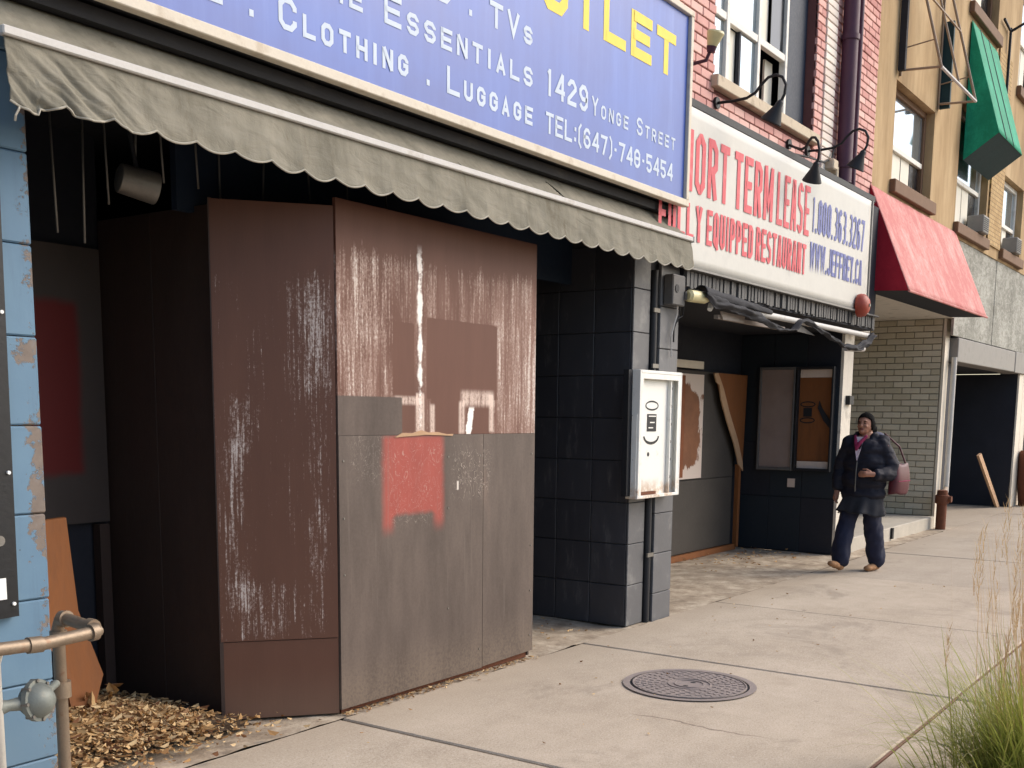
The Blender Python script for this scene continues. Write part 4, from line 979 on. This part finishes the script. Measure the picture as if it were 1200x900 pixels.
for xx in (ga0, ga1): MB().poly([(xx, 3.955, zt-.004), (xx, yf+.003, zf), (xx, 3.955, zb)], (.004 if xx == ga0 else -.004, 0, 0)).build('side_cheek', 'green_vinyl', ga)
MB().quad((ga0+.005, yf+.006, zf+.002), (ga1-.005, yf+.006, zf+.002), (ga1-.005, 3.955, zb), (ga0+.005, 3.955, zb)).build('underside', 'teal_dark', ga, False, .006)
for k in (.3, .62): MB().tube([(ga0+k*(ga1-ga0), 3.953+(yf-3.955)*b, zt+(zf-zt)*b+.006) for b in (0, .5, 1)], .008, 5).build('seam', 'teal_dark', ga)
fr = thing('bare_awning', (13.9, 3.95, 5.4), 'bare metal awning frame with teal scraps left on the stucco wall', 'frame')
a0, a1 = 13.16, 14.78; yq, zq, zt = 3.515, 5.40, 7.0
for xx in (a0, a1):
    MB().tube([(xx, 3.955, zt), (xx, yq, zq)], .016, 6).build('rafter', 'rusty_frame', fr)
    MB().tube([(xx, 3.955, zq+.03), (xx, yq, zq)], .014, 6).build('strut', 'rusty_frame', fr)
    MB().tube([(xx, 3.955, zq-.03), (xx, 3.955, zt)], .014, 6).build('wall_bar', 'rusty_frame', fr)
    MB().tube([(xx, 3.955, zq+.26), (xx, yq+.09, zq+.30)], .008, 5).build('strut', 'rusty_frame', fr)
MB().tube([(a0, yq, zq), (a1, yq, zq)], .018, 6).build('front_bar', 'white_aluminium', fr)
MB().tube([(a0, 3.74, zq+.84), (a1, 3.74, zq+.84)], .012, 6).build('purlin', 'rusty_frame', fr)
xm = (a0+a1)/2; MB().tube([(xm, 3.955, zt), (xm, yq, zq)], .014, 6).build('rafter', 'rusty_frame', fr)
MB().box(a0-.12, a0-.06, 3.88, 3.955, zq+.0, zt).build('fabric_scrap', 'black_fabric', fr)
MB().box(a1+.03, a1+.08, 3.83, 3.955, zq-.02, zq+1.0).build('fabric_scrap', 'teal_dark', fr)
# the next building down the street
nx = thing('far_building', (21.7, 4.0, 0), 'pale building at the far right edge of the street', 'building')
wall_holes(MB(), 21.62, 60, 0, 10, 4.0, 4.4, [(22.0+k*3.2, 24.2+k*3.2, z0, z1) for k in range(11) for z0, z1 in ((.4, 2.3), (4.3, 5.9), (7.2, 8.6))]).build('wall', 'pale_jamb', nx)
for k in range(11):
    for z0, z1 in ((.4, 2.3), (4.3, 5.9), (7.2, 8.6)): bx('pane', 'dark_glass', nx, 22.0+k*3.2, 24.2+k*3.2, 4.2, 4.21, z0, z1)
bx('roof', 'dark_ceiling', nx, 21.62, 60, 4.0, 14, 10, 10.2)
alone('waste_bin', MB().tube([(21.75, 3.8, 0), (21.75, 3.8, .4), (21.75, 3.8, .9), (21.75, 3.8, 1.0)], [.16, .2, .22, .18], 14), 'rust', 'reddish waste bin at the far right edge beside the pale jamb', 'bin', (21.75, 3.8, 0), None, True)

# ------------------------------------------------------------------ gas piping beside the pillar
gp = thing('gas_pipe', (2.28, 3.63, 0), 'rusty galvanised gas pipe with elbows in front of the blue pillar', 'pipe')
MB().tube([(1.55, 3.36, .795), (2.0, 3.365, .775), (2.05, 3.365, .772), (2.24, 3.37, .78), (2.27, 3.375, .782), (2.28, 3.40, .785), (2.28, 3.58, .80), (2.28, 3.615, .79), (2.28, 3.63, .76), (2.28, 3.63, -.02)], .0225, 14).build('pipe', 'galvanised', gp, True)
for a, b, r in (((2.235, 3.37, .78), (2.262, 3.372, .781), .031), ((2.28, 3.41, .786), (2.28, 3.44, .788), .031), ((2.28, 3.57, .80), (2.28, 3.60, .797), .031), ((2.28, 3.63, .75), (2.28, 3.63, .72), .031), ((2.28, 3.63, .56), (2.28, 3.63, .50), .036), ((2.28, 3.63, .22), (2.28, 3.63, .17), .036), ((2.05, 3.365, .772), (2.0, 3.365, .775), .028)):
    MB().tube([a, b], r, 14).build('coupling', 'galvanised', gp, True)
rg = thing('gas_regulator', (2.08, 3.5, .55), 'round grey gas regulator at the lower left edge', 'regulator')
cc = Vector((2.105, 3.50, .545)); dv = Vector((.35, -.9, .12)).normalized()
MB().tube([cc+dv*.06, cc+dv*.055, cc+dv*.03, cc+dv*.012, cc+dv*.011, cc-dv*.008, cc-dv*.009, cc-dv*.04, cc-dv*.05], [.015, .03, .055, .062, .074, .074, .062, .05, .02], 26).build('diaphragm_case', 'grey_regulator', rg, True)
for k in range(8):
    t = k*math.pi/4; e1 = dv.cross(Vector((0, 0, 1))).normalized(); e2 = dv.cross(e1); pt = cc+(e1*math.cos(t)+e2*math.sin(t))*.069
    MB().tube([pt+dv*.018, pt-dv*.014], .007, 6).build('bolt', 'dirty_steel', rg)
MB().tube([cc+Vector((-.04, 0, 0)), cc+Vector((-.10, .01, 0)), cc+Vector((-.14, .01, 0))], [.028, .02, .03], 12).build('inlet', 'grey_regulator', rg, True)
MB().tube([cc+Vector((.05, .03, .01)), (2.25, 3.61, .56)], .014, 10).build('outlet', 'grey_regulator', rg, True)
mp = alone('riser_pipe', MB().tube([(1.955, 3.5, .0), (1.955, 3.5, .70), (1.95, 3.46, .76), (1.94, 3.37, .775)], .022, 12), 'pale_pipe', 'pale grey vertical pipe at the bottom left corner', 'pipe', (1.955, 3.5, 0), None, True)

# ------------------------------------------------------------------ plywood offcuts and dead leaves in the recess
alone('plywood_offcut', MB().poly([(2.78, 4.72, 1.03), (3.035, 4.72, 1.045), (3.05, 4.68, .60), (3.13, 4.62, .28), (3.06, 4.60, .12), (2.95, 4.60, .08), (2.93, 4.66, .4), (2.80, 4.66, .5)], (0, .02, .003)), 'orange_ply', 'orange plywood offcut standing behind the blue pillar in the leaves', 'plywood', (2.95, 4.65, .08))
alone('plywood_offcut', MB().poly([(2.66, 4.86, .95), (2.86, 4.86, .98), (2.93, 4.80, .02), (2.70, 4.80, .02)], (0, .02, .003)), 'orange_ply', 'orange board half hidden behind the leaning plywood offcut', 'plywood', (2.8, 4.82, .02))
def pile(x, y):
    d = ((x-2.85)/.75)**2+((y-4.75)/.75)**2; e = ((x-3.1)/.7)**2+((y-4.25)/.5)**2
    return .11*math.exp(-d*1.4)+.035*math.exp(-e*1.2)
def leaf(m, x, y, z, s, flat=1.):
    a = random.uniform(0, 6.283); tx, ty = random.uniform(-.6, .6)*flat, random.uniform(-.6, .6)*flat; w_ = s*random.uniform(.35, .6); cu = random.uniform(.1, .5)*s
    pts = [(-s, 0, cu), (-.35*s, w_, 0), (.45*s, w_*.8, 0), (s, 0, cu*1.2), (.45*s, -w_*.8, 0), (-.35*s, -w_, 0)]
    rot = Matrix.Rotation(a, 3, 'Z') @ Matrix.Rotation(tx, 3, 'X') @ Matrix.Rotation(ty, 3, 'Y')
    P = [rot @ Vector(p)+Vector((x, y, z)) for p in pts]
    i = len(m.v); m.v += [tuple(p) for p in P]; m.f += [(i, i+1, i+2, i+3), (i, i+3, i+4, i+5)]
lm = MB()
for k in range(26000):
    x, y = random.uniform(2.15, 3.75), random.uniform(3.72, 5.15); h = pile(x, y)
    fall = 1 if y > 4.15 else (y-3.72)/.43
    if x > 3.5 and y > 4.2: continue
    if x > 3.5 and y > 4.265-(x-3.5)*.8: continue
    pr = min(1, .06+h*9)*fall**1.6*(1 if x < 3.35 else .4)
    if random.random() > pr: continue
    leaf(lm, x, y, h+.006+random.random()*.025, random.choice((.006, .008, .010, .013, .013, .017, .017, .022, .028))*random.uniform(.8, 1.2), .7)
for k in range(260):                                                  # drifted along the base of the boards
    x = random.uniform(4.0, 5.75); leaf(lm, x, 3.885-abs(random.gauss(0, .035)), .008, random.uniform(.007, .016), .5)
for k in range(90): leaf(lm, random.uniform(5.8, 7.0), random.uniform(4.0, 5.2), .01, random.uniform(.01, .022), .5)
for k in range(120):
    x = random.gauss(11.3, .6); y = random.gauss(4.75, .28)
    if y < 4.2 or x > 12.25 or y > 5.25: continue
    leaf(lm, x, y, .012+.02*random.random(), random.uniform(.01, .026), .6)
for k in range(60): leaf(lm, random.uniform(3.5, 11), random.uniform(2.4, 3.9), .008, random.uniform(.007, .014), .4)
tag(lm.build('dead_leaves', 'dead_leaf', None, fix=False), 'dry tan fallen leaves drifted in the recess and along the boards', 'leaves', None, 'stuff')
tag(MB().grid(lambda a, b: (2.43+a*1.14, 4.05+b*1.1, pile(2.43+a*1.14, 4.05+b*1.1)*.9+.002), 24, 24).build('litter', 'earth', None, 'all'), 'brown litter heap beneath the fallen leaves', 'litter', None, 'stuff')
for k, (x, y, z, s_) in enumerate(((3.12, 4.72, .11, .045), (3.2, 4.66, .12, .05), (3.05, 4.6, .11, .04))):
    q = MB()
    for j in range(5): leaf(q, x+random.uniform(-.03, .03), y, z+j*.02, s_, 1.6)
    alone('curled_leaf', q, 'dead_leaf', ('curled brown leaf cluster left of the others on the leaf heap', 'largest curled dry leaf cluster standing up on the leaf heap', 'low curled leaf cluster at the front of the leaf heap')[k], 'leaf', (x, y, z-.03), 'curled leaves on the heap')
alone('bottle_cap', MB().tube([(3.02, 4.35, .04), (3.03, 4.345, .055), (3.05, 4.335, .085)], [.03, .045, .04], 14), 'rib_grey', 'small grey crushed cup among the dead leaves', 'cup', (3.03, 4.35, .04), None, True)

# ------------------------------------------------------------------ ornamental grass at the lower right
og = thing('ornamental_grass', (4.86, .74, 0), 'clump of green ornamental grass with tall dry stalks at lower right', 'grass')
def blade(m, base, ang, lean, L, wd, bend, seg=5):
    d = Vector((math.cos(ang), math.sin(ang), 0)); sd_ = Vector((-d.y, d.x, 0)); prev = None; p = Vector(base); th = lean
    for k in range(seg+1):
        t = k/seg; w_ = wd*(1-t)**.7+.0004; a, b = p-sd_*w_/2, p+sd_*w_/2; i = len(m.v); m.v += [tuple(a), tuple(b)]
        if k: m.f.append((i-2, i-1, i+1, i))
        th += bend/seg; p = p+(d*math.sin(th)+Vector((0, 0, 1))*math.cos(th))*(L/seg)
gb = MB(); gs = MB()
GX, GY = 4.86, .74
for k in range(2600):
    r_ = abs(random.gauss(0, .17)); t = random.uniform(0, 6.283)
    blade(gb, (GX+r_*math.cos(t), GY+r_*math.sin(t), .02), t+random.gauss(0, .6), random.uniform(.0, .35)+r_*.6, random.choice((random.uniform(.2, .5), random.uniform(.4, .74))), random.uniform(.003, .0095), random.choice((random.uniform(.1, .8), random.uniform(.6, 1.9))))
for k in range(170):
    r_ = abs(random.gauss(0, .14)); t = random.uniform(0, 6.283); L = random.uniform(.6, 1.3); b = (GX+r_*math.cos(t), GY+r_*math.sin(t), .02); an_ = t+random.gauss(0, .5); le = random.uniform(0, .2)
    blade(gs, b, an_, le, L, .0042, random.uniform(-.02, .12), 6)
    if k % 2:                                                         # feathery plume
        top = Vector(b)+(Vector((math.cos(an_), math.sin(an_), 0))*math.sin(le+.04)+Vector((0, 0, 1))*math.cos(le+.04))*L*.78
        for j in range(16): blade(gs, top+Vector((0, 0, j*.014*L)), random.uniform(0, 6.283), .25, .05, .0026, .3, 2)
tag(gb.build('blades', 'green_blade', og, fix=False), kind='stuff'); tag(gs.build('stalks', 'dry_stalk', og, fix=False), kind='stuff')
struct('planting_bed', MB().cbox(4.3, 6.6, -.5, .98, -.05, .012, .01), 'earth')

# ------------------------------------------------------------------ the walking person
PO = Vector((11.2, 3.50, 0)); PF = Vector((-.985, .173, 0)).normalized(); PL = Vector((-PF.y, PF.x, 0))
def pw(l, f, z): return PO+PL*l+PF*f+Vector((0, 0, z))
class Blob:
    def __init__(s): s.b = bmesh.new()
    def ell(s, c, r, rot=None):
        M_ = Matrix.Translation(pw(*c)) @ (Matrix((PL, PF, Vector((0, 0, 1)))).transposed().to_4x4()) @ (rot.to_4x4() if rot else Matrix.Identity(4)) @ Matrix.Diagonal((*r, 1))
        bmesh.ops.create_icosphere(s.b, subdivisions=3, radius=1, matrix=M_); return s
    def limb(s, pts, sq=1.):
        """chain of (l, f, z, radius) joined by tapered tubes with round joints"""
        for k, p in enumerate(pts): s.ell(p[:3], (p[3], p[3]*sq, p[3]))
        for p, q in zip(pts, pts[1:]):
            m = MB(); m.tube([pw(*p[:3]), pw(*q[:3])], [p[3], q[3]], 18); off = [s.b.verts.new(v) for v in m.v]
            for f in m.f: s.b.faces.new([off[i] for i in f])
        return s
    def mesh(s, name, m, parent, vox=.009, smooth=4):
        me = bpy.data.meshes.new(name); s.b.to_mesh(me); s.b.free(); o = bpy.data.objects.new(name, me); COL.objects.link(o)
        md = o.modifiers.new('r', 'REMESH'); md.mode = 'VOXEL'; md.voxel_size = vox; md.use_smooth_shade = True
        sm = o.modifiers.new('s', 'SMOOTH'); sm.factor = .5; sm.iterations = smooth
        dg = bpy.context.evaluated_depsgraph_get(); dg.update(); me2 = bpy.data.meshes.new_from_object(o.evaluated_get(dg)); bpy.data.objects.remove(o)
        me2.transform(Matrix.Translation(-PO)); me2.name = name; return link(name, me2, m, parent)
def m_skin(g):
    n = g.noise(g.pos(), 30, 4); g.out(g.mix(n, lin((142, 96, 76)), lin((166, 118, 94))), .55, 0, n, .1, .002)
mat('skin', m_skin); pm('hair_black', (13, 11, 11), .9, .3, 40, spec=.1); pm('lip', (110, 56, 52), .5, .1); pm('eye_dark', (20, 16, 16), .3, .1)
def m_puffer(g):
    x, y, z = g.sep(g.pos()); n = g.noise(g.pos(), 9, 5, .65); sw = g.m('SINE', z*(2*math.pi/.115))
    g.out(g.mix(n, lin((20, 20, 29)), lin((36, 36, 47))), .7, 0, g.m('ABSOLUTE', sw)*.35+n*1.2, .5, .015, .25)
mat('navy_puffer', m_puffer); pm('charcoal_skirt', (37, 37, 42), .8, .3, 8, st=(3, 3, 1)); pm('navy_denim', (26, 30, 52), .8, .3, 9)
pm('tan_suede', (156, 116, 82), .85, .25, 20); pm('pink_leather', (80, 28, 37), .5, .2, 10); pm('shirt_pale', (222, 204, 212), .8, .1, 10); pm('magenta_scarf', (134, 34, 72), .8, .2, 14); pm('grey_hood', (92, 92, 110), .85, .2, 12)
pe = thing('person', tuple(PO), 'person in dark navy padded jacket and blue trousers walking past the display cases', 'person')
HY = .06                                                              # the head turns a little to her left of the walking line
def hp(a, b, z): return (-.005+a*math.cos(HY)+b*math.sin(HY), .02+b*math.cos(HY)-a*math.sin(HY), 1.49+z)
HR = Matrix.Rotation(-HY, 3, 'Z')
B = Blob()
for c, r_ in (((0, 0, 0), (.073, .092, .107)), ((0, .045, -.05), (.052, .05, .058)), ((0, .028, -.02), (.066, .062, .07)), ((0, .103, -.012), (.013, .017, .016)), ((0, .092, .008), (.009, .014, .03)),
              ((0, .085, -.072), (.024, .02, .02)), ((.07, -.005, -.012), (.012, .02, .03)), ((-.07, -.005, -.012), (.012, .02, .03)), ((.032, .07, -.02), (.024, .022, .02)), ((-.032, .07, -.02), (.024, .022, .02)), ((0, .078, .035), (.045, .02, .012))):
    B.ell(hp(*c), r_, HR)
B.limb([(0, -.01, 1.42, .05), (0, -.02, 1.33, .055)]).limb([(0, -.02, 1.30, .12), (0, 0, 1.1, .12), (0, 0, .92, .13), (0, 0, .82, .13)])
B.limb([(.17, -.04, 1.29, .05), (.235, -.07, 1.05, .042), (.215, .13, 1.0, .032), (.20, .195, 1.0, .026)]).limb([(-.17, .04, 1.29, .05), (-.235, .02, 1.05, .042), (-.235, .09, .82, .03)])
B.limb([(.085, -.02, .82, .08), (.088, -.05, .48, .055), (.088, -.17, .10, .04)]).limb([(-.085, .03, .82, .08), (-.094, .155, .48, .055), (-.10, .21, .11, .04)])
def hand(B, w, d, side, curl):
    """palm with four unequal bent fingers and a thumb at its side; w wrist, d direction in (l,f,z)"""
    d = Vector(d).normalized(); upv = Vector((0, 0, 1)) if abs(d.z) < .8 else Vector((0, 1, 0)); s1 = d.cross(upv).normalized(); s2 = s1.cross(d)
    w = Vector(w); B.limb([(*w, .026), (*(w+d*.045), .028), (*(w+d*.08), .03)], .8)
    for k, ln in enumerate((.052, .06, .056, .044)):
        o = (k-1.5)*.0165; a = w+d*.085+s2*o; b_ = a+d*ln*.5-s1*side*ln*curl*.3; c = b_+d*ln*.25-s1*side*ln*curl*.55; B.limb([(*a, .0088), (*b_, .0085), (*c, .0075)])
    a = w+d*.03+s2*.03; b_ = a+d*.035+s2*.018-s1*side*.012; c = b_+d*.028-s1*side*.014; B.limb([(*a, .011), (*b_, .0098), (*c, .0085)])
hand(B, (.195, .20, 1.0), (-.75, .62, .02), 1, .9)
hand(B, (-.235, .10, .815), (-.05, .25, -.95), -1, .5)
body = B.mesh('body', 'skin', pe, .0068, 2)
hb_ = Blob()
for c, r_ in (((0, -.008, .022), (.083, .099, .098)), ((0, -.075, -.02), (.07, .06, .085)), ((.02, -.12, -.055), (.05, .05, .06)), ((.066, -.02, -.005), (.02, .045, .06)), ((-.066, -.02, -.005), (.02, .045, .06))): hb_.ell(hp(*c), r_, HR)
hr = hb_.mesh('hair', 'hair_black', pe, .008, 2)
bm = bmesh.new(); bm.from_mesh(hr.data)                               # sweep the hair back from the face
fdir = (pw(*hp(0, 1, 0))-pw(*hp(0, 0, 0))).normalized(); hc = pw(*hp(0, 0, 0))
for v in bm.verts:
    d = v.co+PO-hc; fr_ = d.dot(fdir); lim = .028+max(0, d.z-.042)*1.5
    if fr_ > lim: v.co -= fdir*(fr_-lim)
    else: v.co += Vector((0, 0, 1))*.004*noise.noise((v.co)*60)
bm.to_mesh(hr.data); bm.free()
for a in (-.03, .03):
    Blob().ell(hp(a, .087, .012), (.013, .006, .0065), HR).mesh('eye', 'eye_dark', pe, .0035, 1)
    Blob().ell(hp(a, .088, .030), (.019, .006, .0045), HR).mesh('eyebrow', 'hair_black', pe, .0035, 1)
Blob().ell(hp(0, .094, -.048), (.024, .008, .0085), HR).mesh('lips', 'lip', pe, .004, 1)
def crumple(o, amp, sc, st=(1, 1, 1)):
    b = bmesh.new(); b.from_mesh(o.data); b.normal_update()
    for v in b.verts:
        q_ = Vector((v.co.x*st[0], v.co.y*st[1], v.co.z*st[2]))*sc; v.co += v.normal*amp*(noise.noise(q_)+.5*noise.noise(q_*2.3)+.9*(.4-abs(noise.noise(q_*1.1+Vector((3, 1, 7))))))
    b.to_mesh(o.data); b.free()
J = Blob()
J.ell((0, 0, 1.245), (.21, .155, .125)).ell((0, .0, 1.10), (.225, .17, .17)).ell((0, 0, .93), (.235, .18, .17)).ell((0, 0, .79), (.23, .18, .11))
J.limb([(.15, -.03, 1.30, .085), (.245, -.075, 1.06, .083), (.26, -.03, 1.005, .075), (.215, .155, 1.0, .056)])
J.limb([(-.15, .03, 1.30, .085), (-.245, .02, 1.06, .08), (-.24, .085, .855, .058)])
J.ell((.0, -.04, 1.355), (.12, .09, .05)).ell((.09, .0, 1.355), (.04, .07, .06)).ell((-.085, .02, 1.355), (.035, .065, .06))
crumple(J.mesh('jacket', 'navy_puffer', pe, .010, 3), .013, 8, (1, 1, 1.5))
Blob().ell((.03, -.12, 1.35), (.12, .07, .07)).mesh('hood', 'grey_hood', pe, .011, 2)
m = MB().poly([pw(*p) for p in ((-.055, .115, 1.365), (.045, .11, 1.365), (.022, .158, 1.22), (-.0, .166, 1.13), (-.022, .16, 1.22))], PF*.012); m.build('shirt', 'shirt_pale', pe)
Blob().limb([(.05, .10, 1.37, .016), (.01, .155, 1.30, .02), (-.012, .172, 1.24, .014)]).limb([(-.06, .11, 1.37, .016), (-.03, .155, 1.30, .018), (-.012, .172, 1.25, .014)]).mesh('scarf', 'magenta_scarf', pe, .007, 2)
MB().tube([pw(.0, .165, 1.12), pw(0, .178, 1.0), pw(0, .178, .86), pw(0, .172, .78)], .006, 6).build('zip', 'dirty_steel', pe)
def f_sk(a, b):
    t = a*2*math.pi; fo = b*(.020*math.sin(t*6+1)+.012*math.sin(t*11+2)+.02*nz(t*1.3, b*2)); k = .19+.045*b+fo; ky = .15+.055*b+fo
    return pw(k*math.cos(t), .03*b+(ky+.035*b)*math.sin(t), .80-(.20+.02*math.sin(t*2+1)+.012*math.sin(t*5))*b)
MB().grid(f_sk, 72, 10).build('skirt', 'charcoal_skirt', pe, 'all', .006)
T = Blob(); T.limb([(-.085, .02, .80, .11), (-.095, .13, .50, .088), (-.10, .20, .28, .09), (-.10, .21, .12, .086)]).limb([(.085, -.02, .80, .11), (.09, -.05, .50, .088), (.09, -.13, .28, .09), (.09, -.175, .11, .086)])
crumple(T.mesh('trousers', 'navy_denim', pe, .010, 3), .013, 9, (1, 1, .8))
def shoe(l, f, z, pitch):
    rot = Matrix.Rotation(pitch, 3, 'X'); b = Blob(); o = Vector((l, f, z))
    for c, r_ in (((0, -.05, .045), (.045, .06, .045)), ((0, .05, .036), (.047, .085, .036)), ((0, .115, .032), (.043, .05, .03)), ((0, -.03, .075), (.042, .05, .04))):
        b.ell(tuple(o+rot @ Vector(c)), r_, rot)
    return b
shoe(-.10, .285, .03, .30).mesh('shoe', 'tan_suede', pe, .008, 2)
shoe(.09, -.13, .0, .0).mesh('shoe', 'tan_suede', pe, .008, 2)
hb = thing('handbag', tuple(pw(.30, -.12, .95)), 'dusty pink shoulder bag hanging behind the arm of the walking person', 'bag')
def f_bag(a, b):
    t = a*2*math.pi; zz_ = .80+.30*b; w_ = (.15-.03*b)*(1+.12*math.sin(b*3.14)); d_ = .055*(1-.55*b)+.02*math.sin(b*3.14)
    c, s = math.cos(t), math.sin(t); c = math.copysign(abs(c)**.6, c); s = math.copysign(abs(s)**.6, s)
    return pw(.285+d_*s*1.+.02*b, -.17+w_*c, zz_+.01*math.sin(3*t))
q = MB().grid(f_bag, 40, 12); i0 = len(q.v); q.v.append(tuple(pw(.285, -.17, .798))); q.f += [(i0, (k+1)*13, k*13) for k in range(40)]
i0 = len(q.v); q.v.append(tuple(pw(.305, -.17, 1.09))); q.f += [(i0, k*13+12, (k+1)*13+12) for k in range(40)]
q.build('pouch', 'pink_leather', hb, 'all')
MB().tube([pw(.31, -.27, 1.08), pw(.26, -.2, 1.27), pw(.165, -.06, 1.40), pw(.235, .0, 1.28), pw(.31, -.07, 1.08)], .009, 6).build('strap', 'pink_leather', hb, True)
MB().tube([pw(.345, -.3, .93), pw(.356, -.17, .93), pw(.345, -.05, .93)], .006, 6).build('seam', 'magenta_scarf', hb, True)

for o in bpy.data.objects:
    if '_l' in o: del o['_l']
